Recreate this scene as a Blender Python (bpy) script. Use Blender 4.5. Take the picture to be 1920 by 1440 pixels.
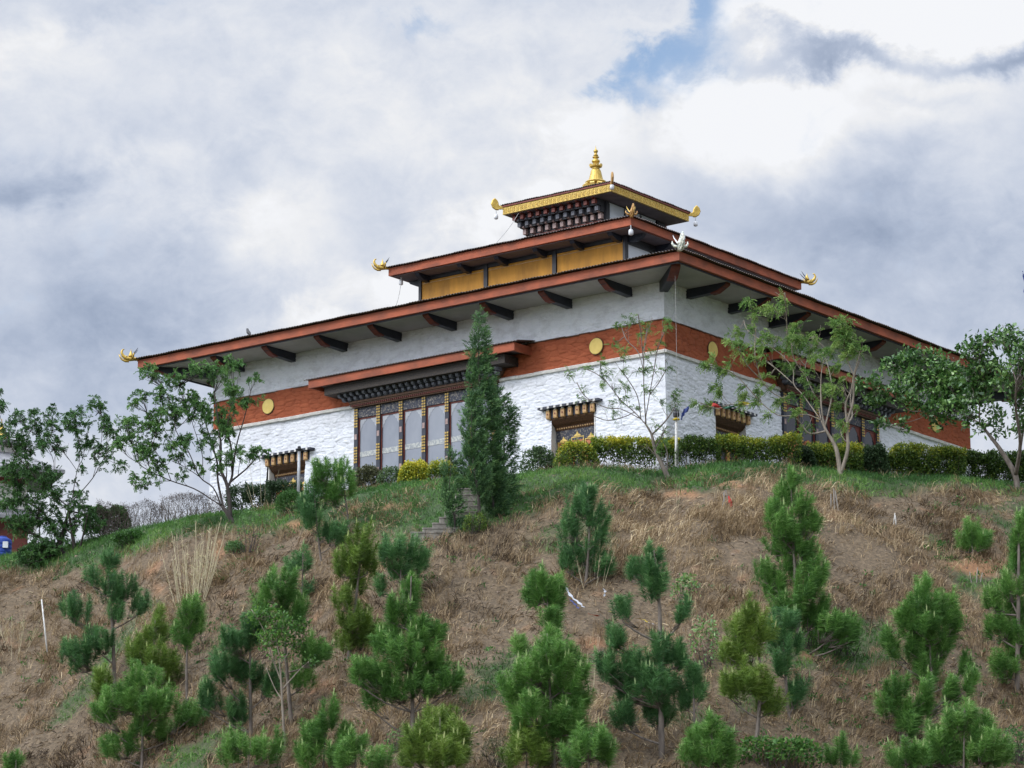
import bpy, math, random
import numpy as np
from mathutils import Matrix, Vector
rad = math.radians
sc = bpy.context.scene
for o_ in list(bpy.data.objects): bpy.data.objects.remove(o_)

# ------------------------------------------------------------------ camera
FPX, PITCH, YAW, ROLL = 5748.3, 0.231215, -0.658217, -0.00065
CAM = np.array([58.2521, -83.8749, -25.1998])
FW = np.array([math.cos(PITCH)*math.sin(YAW), math.cos(PITCH)*math.cos(YAW), math.sin(PITCH)])
_r0 = np.array([math.cos(YAW), -math.sin(YAW), 0.0]); _u0 = np.cross(_r0, FW)
RT = _r0*math.cos(ROLL)+_u0*math.sin(ROLL); UP = -_r0*math.sin(ROLL)+_u0*math.cos(ROLL)
cd = bpy.data.cameras.new('camera'); co = bpy.data.objects.new('camera', cd); sc.collection.objects.link(co)
cd.sensor_width = 36.0; cd.lens = FPX*36/1920; cd.clip_start = 1.0; cd.clip_end = 8000
co.matrix_world = Matrix(((RT[0], UP[0], -FW[0], CAM[0]), (RT[1], UP[1], -FW[1], CAM[1]), (RT[2], UP[2], -FW[2], CAM[2]), (0, 0, 0, 1)))
sc.camera = co

# ------------------------------------------------------------------ light
SUN_TO = Vector((-0.42, -0.80, 0.70)).normalized()
sl = bpy.data.lights.new('sun', 'SUN'); so = bpy.data.objects.new('sun', sl); sc.collection.objects.link(so)
sl.energy = 1.45; sl.angle = rad(17); sl.color = (1.0, 0.955, 0.90)
so.rotation_euler = (-SUN_TO).to_track_quat('-Z', 'Y').to_euler()
sc.view_settings.view_transform = 'Standard'; sc.view_settings.look = 'None'
sc.view_settings.gamma = 1.0; sc.view_settings.exposure = 0.0
try: sc.view_settings.use_curve_mapping = False
except Exception: pass

# ------------------------------------------------------------------ world: Nishita sky behind a broken cloud deck
def build_world():
    w = bpy.data.worlds.new('World'); sc.world = w; w.use_nodes = True
    nt = w.node_tree; N = nt.nodes; L = nt.links; N.clear()
    def new(t, **k):
        n = N.new(t)
        for a, b in k.items(): setattr(n, a, b)
        return n
    def M(op, a, b=None, c=None, clamp=False):
        n = new('ShaderNodeMath', operation=op, use_clamp=clamp)
        for i, v in enumerate((a, b, c)):
            if v is None: continue
            if isinstance(v, (int, float)): n.inputs[i].default_value = v
            else: L.new(v, n.inputs[i])
        return n.outputs[0]
    tc = new('ShaderNodeTexCoord')
    d = tc.outputs['Generated']
    def dot(v):
        n = new('ShaderNodeVectorMath', operation='DOT_PRODUCT'); L.new(d, n.inputs[0]); n.inputs[1].default_value = tuple(v); return n.outputs['Value']
    # sky coordinates about a fixed world direction (pixels of the 1920 frame, close to angle)
    X = M('ADD', M('MULTIPLY', dot(RT), FPX), 960.0)
    Y = M('SUBTRACT', 720.0, M('MULTIPLY', dot(UP), FPX))
    def noise(scale, detail, rough, off, dist=0.0, sy=1.0):
        mp = new('ShaderNodeCombineXYZ')
        L.new(M('MULTIPLY', X, 0.001), mp.inputs[0]); L.new(M('MULTIPLY', Y, 0.001*sy), mp.inputs[1]); mp.inputs[2].default_value = off
        n = new('ShaderNodeTexNoise', noise_dimensions='3D')
        n.inputs['Scale'].default_value = scale; n.inputs['Detail'].default_value = detail
        n.inputs['Roughness'].default_value = rough; n.inputs['Distortion'].default_value = dist
        L.new(mp.outputs[0], n.inputs['Vector']); return n.outputs['Fac']
    n1 = M('SUBTRACT', noise(3.2, 9, 0.58, 1.7, 0.25, 1.25), 0.5)
    n2 = M('SUBTRACT', noise(9.0, 8, 0.62, 7.3, 0.4, 1.2), 0.5)
    n3 = M('SUBTRACT', noise(3.2, 9, 0.55, 4.4, 0.3, 1.2), 0.5)
    n4 = M('SUBTRACT', noise(7.0, 9, 0.6, 12.4, 0.3, 1.2), 0.5)
    wx = M('ADD', X, M('ADD', M('MULTIPLY', n1, 330.0), M('MULTIPLY', n2, 150.0)))
    wy = M('ADD', Y, M('ADD', M('MULTIPLY', n3, 260.0), M('MULTIPLY', n4, 150.0)))
    def blob(cx, cy, rx, ry, amp, sharp=1.0):
        a = M('DIVIDE', M('SUBTRACT', wx, float(cx)), float(rx)); b = M('DIVIDE', M('SUBTRACT', wy, float(cy)), float(ry))
        q = M('ADD', M('MULTIPLY', a, a), M('MULTIPLY', b, b))
        if sharp != 1.0: q = M('POWER', q, sharp)
        return M('MULTIPLY', M('EXPONENT', M('MULTIPLY', q, -1.0)), amp)
    def total(lst):
        s = 0.0
        for t in lst:
            b = blob(*t); s = M('ADD', b, s)
        return s
    # brightness of the cloud deck (linear)
    bright = total([(1600, 150, 340, 130, .24, 2), (1390, 250, 170, 110, .20, 2), (1120, 285, 90, 70, .20), (1000, 390, 150, 50, .30), (800, 520, 170, 50, .34),
                    (500, 440, 150, 80, .20), (900, 200, 360, 140, .10), (250, 330, 130, 45, .12), (60, 120, 200, 80, .20), (600, 595, 130, 36, .24), (1840, 40, 260, 70, .24, 2), (1480, 20, 200, 40, .2)])
    dark = total([(1580, 100, 180, 34, .52), (1880, 130, 140, 28, .42), (1700, 200, 120, 24, .12), (1820, 560, 280, 120, .14),
                  (60, 360, 190, 60, .30), (120, 640, 280, 110, .22), (1500, 400, 200, 60, .08), (1700, 420, 280, 100, .17), (330, 260, 150, 55, .04), (180, 20, 120, 30, .06), (100, 480, 160, 50, .06), (250, 780, 260, 60, .10)])
    n5 = M('SUBTRACT', noise(22.0, 7, 0.6, 21.0, 0.5, 1.3), 0.5)
    fine = M('ADD', M('ADD', M('MULTIPLY', n1, .44), M('MULTIPLY', n2, .27)), M('ADD', M('MULTIPLY', n4, .20), M('MULTIPLY', n5, .10)))
    B = M('ADD', M('ADD', M('SUBTRACT', M('ADD', bright, .705), dark), fine), 0.0)
    B = M('MINIMUM', M('MAXIMUM', B, .36), .93)
    # tint: darker cloud is bluer
    mr = new('ShaderNodeMapRange'); L.new(B, mr.inputs[0])
    mr.inputs[1].default_value = .30; mr.inputs[2].default_value = .86
    cr = new('ShaderNodeMix', data_type='RGBA'); L.new(mr.outputs[0], cr.inputs[0])
    cr.inputs[6].default_value = (.80, 1.0, 1.40, 1); cr.inputs[7].default_value = (.98, .995, 1.03, 1)
    cc = new('ShaderNodeVectorMath', operation='SCALE'); L.new(cr.outputs[2], cc.inputs[0])
    # added fill: the unseen deck overhead is made brighter than near the horizon
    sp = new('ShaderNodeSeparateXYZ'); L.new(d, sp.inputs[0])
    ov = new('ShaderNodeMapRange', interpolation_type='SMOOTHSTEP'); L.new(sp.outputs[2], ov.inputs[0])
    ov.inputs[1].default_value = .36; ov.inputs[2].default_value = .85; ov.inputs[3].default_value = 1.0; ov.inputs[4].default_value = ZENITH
    # cloud behind the viewer brightened toward the sun, added to light the walls
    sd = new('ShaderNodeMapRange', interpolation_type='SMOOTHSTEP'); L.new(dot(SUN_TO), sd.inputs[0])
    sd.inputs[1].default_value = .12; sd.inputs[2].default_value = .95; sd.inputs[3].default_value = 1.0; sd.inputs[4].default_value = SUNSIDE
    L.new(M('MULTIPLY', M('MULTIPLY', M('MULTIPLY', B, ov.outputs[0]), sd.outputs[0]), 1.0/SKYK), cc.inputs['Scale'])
    # gaps of blue
    gap = total([(1365, 20, 70, 46, 1.15), (1315, 80, 75, 46, 1.15), (1250, 130, 85, 42, 1.1), (1165, 185, 80, 32, 1.05), (815, 36, 80, 28, .95), (315, 8, 60, 20, .6), (1000, 10, 60, 20, .4)])
    gm = new('ShaderNodeMapRange', interpolation_type='SMOOTHSTEP'); L.new(M('ADD', M('MULTIPLY', gap, .85), M('ADD', M('MULTIPLY', n2, 1.5), M('MULTIPLY', n4, 1.0))), gm.inputs[0])
    gm.inputs[1].default_value = .15; gm.inputs[2].default_value = 1.25
    sky = new('ShaderNodeTexSky', sky_type='NISHITA', sun_disc=False)
    sky.sun_elevation = math.asin(SUN_TO.z); sky.sun_rotation = math.atan2(SUN_TO.x, SUN_TO.y)
    sky.air_density = 1.0; sky.dust_density = 0.6; sky.ozone_density = 2.0
    sb = new('ShaderNodeVectorMath', operation='MULTIPLY'); L.new(sky.outputs[0], sb.inputs[0]); sb.inputs[1].default_value = (1.7, 1.75, 1.75)
    mx = new('ShaderNodeMix', data_type='RGBA'); L.new(M('MULTIPLY', gm.outputs[0], .88), mx.inputs[0])
    L.new(cc.outputs[0], mx.inputs[6]); L.new(sb.outputs[0], mx.inputs[7])
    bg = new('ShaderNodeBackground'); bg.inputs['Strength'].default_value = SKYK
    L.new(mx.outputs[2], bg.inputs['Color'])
    out = new('ShaderNodeOutputWorld'); L.new(bg.outputs[0], out.inputs['Surface'])
    w.cycles.sampling_method = 'MANUAL'; w.cycles.sample_map_resolution = 1024
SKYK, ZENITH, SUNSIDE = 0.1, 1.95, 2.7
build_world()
try:
    sc.cycles.use_denoising = True
    sc.cycles.max_bounces = 6; sc.cycles.diffuse_bounces = 3; sc.cycles.glossy_bounces = 2; sc.cycles.transmission_bounces = 2; sc.cycles.transparent_max_bounces = 4
except Exception: pass

# ------------------------------------------------------------------ helpers
rng = np.random.default_rng(11)
COL = sc.collection
def ray(px, py):
    v = FW*FPX+RT*(px-960)+UP*(720-py); return v/np.linalg.norm(v)
def at(px, py, D):
    """point seen at pixel px, py of the 1920 frame, D metres away on the ground plan"""
    v = ray(px, py); return CAM+v*(D/math.hypot(v[0], v[1]))
def proj(P):
    dlt = np.asarray(P)-CAM; z = dlt@FW
    return np.stack([960+FPX*(dlt@RT)/z, 720-FPX*(dlt@UP)/z], -1)
def hashn(ix, iy, seed=0):
    h = (ix.astype(np.int64)*374761393+iy.astype(np.int64)*668265263+seed*974634521) & 0x7fffffff
    h = ((h ^ (h >> 13))*1274126177) & 0x7fffffff
    h = ((h ^ (h >> 16))*668265263) & 0x7fffffff
    return (h & 0xffffff)/float(0xffffff)
def vnoise(x, y, seed=0):
    x = np.asarray(x, float); y = np.asarray(y, float)
    xi = np.floor(x).astype(np.int64); yi = np.floor(y).astype(np.int64); fx = x-xi; fy = y-yi
    fx = fx*fx*(3-2*fx); fy = fy*fy*(3-2*fy)
    a = hashn(xi, yi, seed); b = hashn(xi+1, yi, seed); c = hashn(xi, yi+1, seed); d = hashn(xi+1, yi+1, seed)
    return (a*(1-fx)+b*fx)*(1-fy)+(c*(1-fx)+d*fx)*fy
def fbm(x, y, seed=0, oct=4):
    s = 0; a = .5; t = 0
    for k in range(oct):
        s = s+a*vnoise(x*2**k, y*2**k, seed+k*17); t += a; a *= .5
    return s/t
def tag(o, label=None, cat=None, group=None, kind=None):
    if label: o['label'] = label
    if cat: o['category'] = cat
    if group: o['group'] = group
    if kind: o['kind'] = kind
    return o
def thing(name, loc, label, cat, group=None):
    o = bpy.data.objects.new(name, None); COL.objects.link(o); o.location = tuple(float(v) for v in loc); o.empty_display_size = .2
    return tag(o, label, cat, group)
def link(name, me, parent=None):
    o = bpy.data.objects.new(name, me); COL.objects.link(o)
    if parent is not None: o.parent = parent
    return o
def wloc(p):
    v = np.zeros(3)
    while p is not None:
        v += np.array(p.location); p = p.parent
    return v
def npmesh(name, V, F, mat, parent=None, tint=None, smooth=False, extra=None):
    """one mesh object from world-space arrays; F is (m,k) or a list of such arrays"""
    V = np.asarray(V, float)-wloc(parent)
    Fs = F if isinstance(F, list) else [F]
    Fs = [np.asarray(f, np.int32) for f in Fs if len(f)]
    me = bpy.data.meshes.new(name)
    me.vertices.add(len(V)); me.vertices.foreach_set('co', V.astype(np.float32).ravel())
    nl = sum(f.size for f in Fs); nf = sum(len(f) for f in Fs)
    me.loops.add(nl); me.loops.foreach_set('vertex_index', np.concatenate([f.ravel() for f in Fs]))
    tot = np.concatenate([np.full(len(f), f.shape[1], np.int32) for f in Fs]); st = np.concatenate([[0], np.cumsum(tot)[:-1]]).astype(np.int32)
    me.polygons.add(nf); me.polygons.foreach_set('loop_start', st); me.polygons.foreach_set('loop_total', tot)
    if smooth: me.polygons.foreach_set('use_smooth', np.ones(nf, bool))
    me.update(calc_edges=True)
    for an, av in ([('tint', tint)] if tint is not None else [])+list((extra or {}).items()):
        a = me.attributes.new(an, 'FLOAT', 'POINT'); a.data.foreach_set('value', np.asarray(av, np.float32))
    for m in (mat if isinstance(mat, list) else [mat]): me.materials.append(m)
    return link(name, me, parent)

class MB:
    """collects boxes, prisms, tubes and lathes; build() links them as one mesh object"""
    def __init__(s, T=None): s.v = []; s.f = []; s.mi = []; s.T = T or (lambda p: p); s.m = 0
    def add(s, vs, fs):
        b = len(s.v)
        for p in vs: s.v.append(tuple(float(c) for c in s.T(p)))
        for f in fs: s.f.append(tuple(b+i for i in f)); s.mi.append(s.m)
        return s
    def box(s, x0, x1, y0, y1, z0, z1, bev=0.0):
        if bev <= 0:
            return s.add([(x0, y0, z0), (x1, y0, z0), (x1, y1, z0), (x0, y1, z0), (x0, y0, z1), (x1, y0, z1), (x1, y1, z1), (x0, y1, z1)],
                  [(0, 3, 2, 1), (4, 5, 6, 7), (0, 1, 5, 4), (1, 2, 6, 5), (2, 3, 7, 6), (3, 0, 4, 7)])
        b = bev
        o = [(x0+b, y0), (x1-b, y0), (x1, y0+b), (x1, y1-b), (x1-b, y1), (x0+b, y1), (x0, y1-b), (x0, y0+b)]
        vs = [(x, y, z0) for x, y in o]+[(x, y, z1) for x, y in o]
        return s.add(vs, [tuple(range(7, -1, -1)), tuple(range(8, 16))]+[(i, (i+1) % 8, 8+(i+1) % 8, 8+i) for i in range(8)])
    def prism(s, prof, axis_fn, t0, t1):
        n = len(prof); vs = [axis_fn(a, b, t0) for a, b in prof]+[axis_fn(a, b, t1) for a, b in prof]
        return s.add(vs, [tuple(range(n-1, -1, -1)), tuple(range(n, 2*n))]+[(i, (i+1) % n, n+(i+1) % n, n+i) for i in range(n)])
    def tube(s, pts, rs, n=8):
        pts = [np.array(p, float) for p in pts]
        if not hasattr(rs, '__len__'): rs = [rs]*len(pts)
        vs = []; fs = []; ref = None
        for i, p in enumerate(pts):
            t = pts[min(i+1, len(pts)-1)]-pts[max(i-1, 0)]; t = t/(np.linalg.norm(t)+1e-9)
            if ref is None: ref = np.array([1, 0, 0]) if abs(t[0]) < .8 else np.array([0, 1, 0])
            a = ref-t*(ref@t); a /= np.linalg.norm(a)+1e-9; ref = a; b = np.cross(t, a)
            for k in range(n):
                q = 2*math.pi*k/n; vs.append(p+(a*math.cos(q)+b*math.sin(q))*rs[i])
        for i in range(len(pts)-1):
            for k in range(n): fs.append((i*n+k, i*n+(k+1) % n, (i+1)*n+(k+1) % n, (i+1)*n+k))
        fs.append(tuple(range(n-1, -1, -1))); e = (len(pts)-1)*n; fs.append(tuple(range(e, e+n)))
        return s.add(vs, fs)
    def lathe(s, c, prof, n=16, axis=None):
        """prof: (radius, height) pairs about c, vertical unless axis (3 vectors) is given"""
        ax = axis or ((1, 0, 0), (0, 1, 0), (0, 0, 1)); A, B, C = [np.array(a, float) for a in ax]; c = np.array(c, float)
        vs = []
        for r, h in prof:
            for k in range(n):
                q = 2*math.pi*k/n; vs.append(c+A*r*math.cos(q)+B*r*math.sin(q)+C*h)
        fs = [(i*n+k, i*n+(k+1) % n, (i+1)*n+(k+1) % n, (i+1)*n+k) for i in range(len(prof)-1) for k in range(n)]
        fs.append(tuple(range(n-1, -1, -1))); e = (len(prof)-1)*n; fs.append(tuple(range(e, e+n)))
        return s.add(vs, fs)
    def build(s, name, mat, parent=None, smooth=False):
        me = bpy.data.meshes.new(name); off = wloc(parent)
        me.from_pydata([(v[0]-off[0], v[1]-off[1], v[2]-off[2]) for v in s.v], [], s.f)
        for m in (mat if isinstance(mat, list) else [mat]): me.materials.append(m)
        if isinstance(mat, list): me.polygons.foreach_set('material_index', s.mi)
        if smooth: me.polygons.foreach_set('use_smooth', [True]*len(s.f))
        me.validate(); me.update()
        import bmesh
        bm = bmesh.new(); bm.from_mesh(me); bmesh.ops.recalc_face_normals(bm, faces=bm.faces); bm.to_mesh(me); bm.free()
        return link(name, me, parent)

# ------------------------------------------------------------------ materials
def nodes_of(name):
    m = bpy.data.materials.new(name); m.use_nodes = True; nt = m.node_tree; nt.nodes.clear()
    out = nt.nodes.new('ShaderNodeOutputMaterial'); bs = nt.nodes.new('ShaderNodeBsdfPrincipled'); nt.links.new(bs.outputs[0], out.inputs[0])
    return m, nt, bs, out
def ramp(nt, stops, fac):
    r = nt.nodes.new('ShaderNodeValToRGB'); el = r.color_ramp.elements
    while len(el) < len(stops): el.new(.5)
    for e, (p, c) in zip(el, stops): e.position = p; e.color = tuple(c)+(1,)
    nt.links.new(fac, r.inputs[0]); return r.outputs[0]
def objnoise(nt, scale, detail=5, rough=.6, stretch=(1, 1, 1), dist=0):
    tc = nt.nodes.new('ShaderNodeTexCoord'); mp = nt.nodes.new('ShaderNodeMapping'); mp.inputs['Scale'].default_value = stretch
    nt.links.new(tc.outputs['Object'], mp.inputs[0]); n = nt.nodes.new('ShaderNodeTexNoise')
    n.inputs['Scale'].default_value = scale; n.inputs['Detail'].default_value = detail; n.inputs['Roughness'].default_value = rough; n.inputs['Distortion'].default_value = dist
    nt.links.new(mp.outputs[0], n.inputs['Vector']); return n.outputs['Fac']
def bump(nt, bs, fac, strength, dist):
    b = nt.nodes.new('ShaderNodeBump'); b.inputs['Strength'].default_value = strength; b.inputs['Distance'].default_value = dist
    nt.links.new(fac, b.inputs['Height']); nt.links.new(b.outputs[0], bs.inputs['Normal'])
def surf(name, c0, c1, scale=4, rough=.7, stretch=(1, 1, 1), bstr=.3, bdist=.01, metal=0.0, detail=6, lo=.3, hi=.7):
    m, nt, bs, out = nodes_of(name); f = objnoise(nt, scale, detail, .62, stretch)
    nt.links.new(ramp(nt, [(lo, c0), (hi, c1)], f), bs.inputs['Base Color']); bs.inputs['Roughness'].default_value = rough; bs.inputs['Metallic'].default_value = metal
    if bstr: bump(nt, bs, f, bstr, bdist)
    return m
def leafmat(name, stops, rough=.55, trans=.25, spec=.3):
    m, nt, bs, out = nodes_of(name); a = nt.nodes.new('ShaderNodeAttribute'); a.attribute_name = 'tint'
    c = ramp(nt, stops, a.outputs['Fac']); nt.links.new(c, bs.inputs['Base Color']); bs.inputs['Roughness'].default_value = rough
    bs.inputs['Specular IOR Level'].default_value = spec
    if trans:
        tr = nt.nodes.new('ShaderNodeBsdfTranslucent'); nt.links.new(c, tr.inputs[0]); mx = nt.nodes.new('ShaderNodeMixShader'); mx.inputs[0].default_value = trans
        nt.links.new(bs.outputs[0], mx.inputs[1]); nt.links.new(tr.outputs[0], mx.inputs[2]); nt.links.new(mx.outputs[0], out.inputs[0])
    return m
def stonemat(name, c0, c1, c2):
    """painted rubble: 'tint' carries each stone's own shade, noise adds weather stains"""
    m, nt, bs, out = nodes_of(name); a = nt.nodes.new('ShaderNodeAttribute'); a.attribute_name = 'tint'
    c = ramp(nt, [(0, c0), (.35, c1), (1, c2)], a.outputs['Fac'])
    f = objnoise(nt, 1.6, 8, .75, (1, 1, 1.6)); st = ramp(nt, [(.34, (.66, .65, .64)), (.52, (1, 1, 1))], f)
    mx = nt.nodes.new('ShaderNodeMix'); mx.data_type = 'RGBA'; mx.blend_type = 'MULTIPLY'; mx.inputs[0].default_value = .6
    nt.links.new(c, mx.inputs[6]); nt.links.new(st, mx.inputs[7]); nt.links.new(mx.outputs[2], bs.inputs['Base Color']); bs.inputs['Roughness'].default_value = .9
    g = objnoise(nt, 14, 6, .7, (1, 1, 2.2)); bump(nt, bs, g, .5, .03)
    return m
MT = {}
MT['white'] = stonemat('painted_stone', (.34, .36, .40), (.68, .70, .75), (.76, .78, .82))
MT['red'] = stonemat('red_ochre_stone', (.15, .038, .017), (.32, .080, .032), (.39, .104, .042))
MT['rim'] = surf('limewashed_rim', (.50, .48, .45), (.80, .78, .74), 3, .9, bstr=.5, bdist=.03)
MT['fascia'] = surf('red_painted_timber', (.16, .044, .021), (.38, .090, .036), 1.1, .7, (1, 1, 2), .2, .01, lo=.30, hi=.62)
MT['sheet'] = surf('rusty_roof_sheet', (.035, .026, .024), (.11, .065, .045), 2.2, .6, bstr=0)
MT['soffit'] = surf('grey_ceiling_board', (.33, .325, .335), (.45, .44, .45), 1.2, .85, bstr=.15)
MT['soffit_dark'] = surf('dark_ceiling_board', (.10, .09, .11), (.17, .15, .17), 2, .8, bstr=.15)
MT['navy'] = surf('navy_painted_timber', (.010, .013, .024), (.022, .027, .045), 5, .5, bstr=.1)
MT['wine'] = surf('wine_red_timber', (.10, .022, .016), (.20, .042, .026), 4, .6, bstr=.1)
MT['brown'] = surf('carved_brown_timber', (.035, .018, .012), (.16, .075, .035), 22, .7, bstr=.6, bdist=.02)
MT['black'] = surf('black_timber', (.010, .010, .014), (.025, .025, .032), 6, .5, bstr=.1)
MT['yellow'] = surf('yellow_ochre_board', (.30, .135, .012), (.54, .25, .022), 1.1, .7, (2.6, 2.6, .5), .2, .01)
MT['gold'] = surf('gilded_metal', (.34, .22, .04), (.66, .46, .11), 9, .38, bstr=.4, bdist=.02, metal=.55)
MT['goldpaint'] = surf('gold_paint', (.52, .34, .07), (.78, .58, .17), 7, .55, bstr=.2, bdist=.01)
MT['gilt'] = surf('worn_gilt_block', (.30, .19, .04), (.58, .40, .10), 12, .55, bstr=.2, bdist=.01)
MT['disc'] = surf('yellow_disc_paint', (.66, .48, .12), (.80, .62, .20), 3, .7, bstr=.1)
MT['tan'] = surf('tan_painted_block', (.30, .17, .07), (.58, .36, .15), 9, .6, bstr=.1)
MT['orangewood'] = surf('orange_arch_timber', (.30, .09, .03), (.46, .17, .06), 9, .6, bstr=.1)
MT['pink'] = surf('pale_pink_block', (.24, .16, .145), (.42, .31, .29), 9, .6, bstr=.1)
MT['greyblock'] = surf('smoky_block', (.06, .065, .085), (.16, .165, .19), 9, .6, bstr=.1)
MT['pane'] = surf('curtained_glass', (.185, .205, .25), (.27, .29, .33), .9, .22, (1, 1, .6), 0)
MT['valance'] = surf('pale_valance', (.32, .34, .38), (.40, .42, .45), 3, .6, bstr=0)
MT['band'] = surf('patterned_band', (.27, .29, .31), (.46, .47, .44), 13, .6, bstr=0, lo=.45, hi=.55)
MT['glass'] = surf('pale_sky_glass', (.52, .57, .65), (.68, .73, .80), .7, .10, bstr=0)
MT['darkglass'] = surf('dark_window_glass', (.012, .013, .02), (.03, .03, .04), 2, .12, bstr=0)
MT['lamp'] = surf('frosted_lamp', (.55, .56, .58), (.72, .73, .75), 5, .3, bstr=0)
MT['wire'] = surf('grey_wire', (.30, .29, .28), (.42, .41, .40), 5, .6, bstr=0)
MT['paleorn'] = surf('pale_painted_ornament', (.30, .36, .34), (.76, .74, .62), 16, .5, bstr=.3, bdist=.02, lo=.42, hi=.55)
MT['rustorn'] = surf('rust_gold_ornament', (.22, .08, .03), (.55, .36, .10), 8, .5, bstr=.3, bdist=.02, metal=.3)
MT['floral'] = surf('floral_painted_beam', (.014, .02, .04), (.24, .21, .17), 16, .6, bstr=.2, lo=.50, hi=.66)
MT['lace'] = surf('dark_lace_fascia', (.010, .009, .010), (.045, .030, .018), 26, .7, bstr=.5, bdist=.02, lo=.42, hi=.6)
MT['concrete'] = surf('weathered_concrete', (.11, .10, .085), (.28, .26, .225), 4, .9, bstr=.6, bdist=.02)
MT['steel'] = surf('galvanised_pole', (.38, .39, .40), (.52, .53, .54), 6, .45, bstr=0, metal=.2)
MT['whitepaint'] = surf('flaking_white_paint', (.45, .44, .41), (.74, .73, .70), 9, .7, bstr=.2)
MT['stake'] = surf('grey_old_timber', (.16, .14, .12), (.38, .35, .31), 12, .85, (1, 1, .2), .4, .01)
MT['bark'] = surf('grey_brown_bark', (.075, .06, .05), (.21, .18, .15), 7, .9, (1, 1, .3), .7, .02)
MT['barkpale'] = surf('pale_smooth_bark', (.14, .118, .09), (.31, .265, .21), 7, .85, (1, 1, .3), .5, .01)
MT['barkdark'] = surf('dark_bark', (.030, .024, .022), (.085, .07, .062), 7, .9, (1, 1, .3), .6, .02)
for nm, c in dict(fblue=(.03, .055, .22), fwhite=(.62, .64, .68), fred=(.50, .035, .03), fgreen=(.02, .10, .055), fyellow=(.62, .45, .03), forange=(.62, .12, .045), tarp=(.012, .05, .30)).items():
    MT[nm] = surf('cloth_'+nm[1:] if nm[0] == 'f' else 'blue_plastic', tuple(x*.75 for x in c), c, 6, .75, bstr=.2)
MT['feather'] = surf('dark_feathers', (.02, .02, .024), (.05, .05, .055), 30, .6, bstr=.2)
G = lambda a, b, c, d=None: [(0, a), (.5, b), (1, c)]
MT['pine'] = leafmat('pine_needles', [(0, (0.024, 0.073, 0.017)), (0.45, (0.094, 0.227, 0.046)), (0.8, (0.183, 0.366, 0.078)), (1, (0.52, 0.62, 0.3))], .5, .30)
MT['pineyellow'] = leafmat('yellowish_pine_needles', [(0, (0.035, 0.072, 0.013)), (0.45, (0.128, 0.221, 0.037)), (0.8, (0.235, 0.349, 0.061)), (1, (0.58, 0.62, 0.3))], .5, .30)
MT['pineblue'] = leafmat('bluish_pine_needles', [(0, (0.023, 0.067, 0.024)), (0.45, (0.075, 0.194, 0.064)), (0.8, (0.143, 0.309, 0.097)), (1, (0.45, 0.55, 0.28))], .5, .30)
MT['cypress'] = leafmat('cypress_sprays', [(0, (0.016, 0.048, 0.023)), (0.5, (0.063, 0.147, 0.052)), (1, (0.196, 0.356, 0.115))], .6, .1)
MT['feathery'] = leafmat('feathery_leaves', [(0, (0.04, 0.103, 0.025)), (0.5, (0.115, 0.23, 0.052)), (1, (0.31, 0.437, 0.115))], .5, .35)
MT['darkleaf'] = leafmat('deep_green_leaves', [(0, (0.028, 0.076, 0.026)), (0.5, (0.081, 0.193, 0.053)), (1, (0.207, 0.373, 0.106))], .5, .3)
MT['waxleaf'] = leafmat('waxy_broad_leaves', [(0, (0.021, 0.065, 0.018)), (0.5, (0.075, 0.175, 0.04)), (1, (0.269, 0.437, 0.129))], .32, .25, .5)
MT['gapleaf'] = leafmat('bright_sapling_leaves', [(0, (.03, .085, .02)), (.5, (.07, .18, .035)), (1, (.16, .31, .06))], .45, .35)
MT['golden'] = leafmat('golden_hedge_leaves', [(0, (.018, .042, .010)), (.4, (.085, .16, .025)), (.7, (.30, .34, .03)), (1, (.70, .60, .05))], .5, .25)
MT['hedgegreen'] = leafmat('dark_hedge_leaves', [(0, (.018, .040, .018)), (.5, (.055, .105, .04)), (1, (.14, .21, .08))], .55, .25)
MT['olive'] = leafmat('olive_hedge_leaves', [(0, (.03, .032, .015)), (.5, (.075, .085, .035)), (1, (.17, .17, .08))], .6, .25)
MT['twig'] = leafmat('bare_brown_twigs', [(0, (.035, .026, .022)), (.5, (.10, .075, .06)), (1, (.22, .18, .14))], .8, 0)
MT['straw'] = leafmat('dry_grass', [(0, (0.041, 0.028, 0.018)), (0.25, (0.124, 0.085, 0.047)), (0.55, (0.255, 0.178, 0.098)), (0.8, (0.4, 0.297, 0.166)), (1, (0.586, 0.476, 0.303))], .75, .15)
MT['green'] = leafmat('green_grass', [(0, (0.027, 0.075, 0.018)), (0.5, (0.075, 0.188, 0.039)), (1, (0.195, 0.33, 0.075))], .6, .25)
MT['reed'] = leafmat('dry_reed', [(0, (.20, .16, .085)), (.5, (.40, .34, .19)), (1, (.50, .46, .28))], .7, .1)

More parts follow.
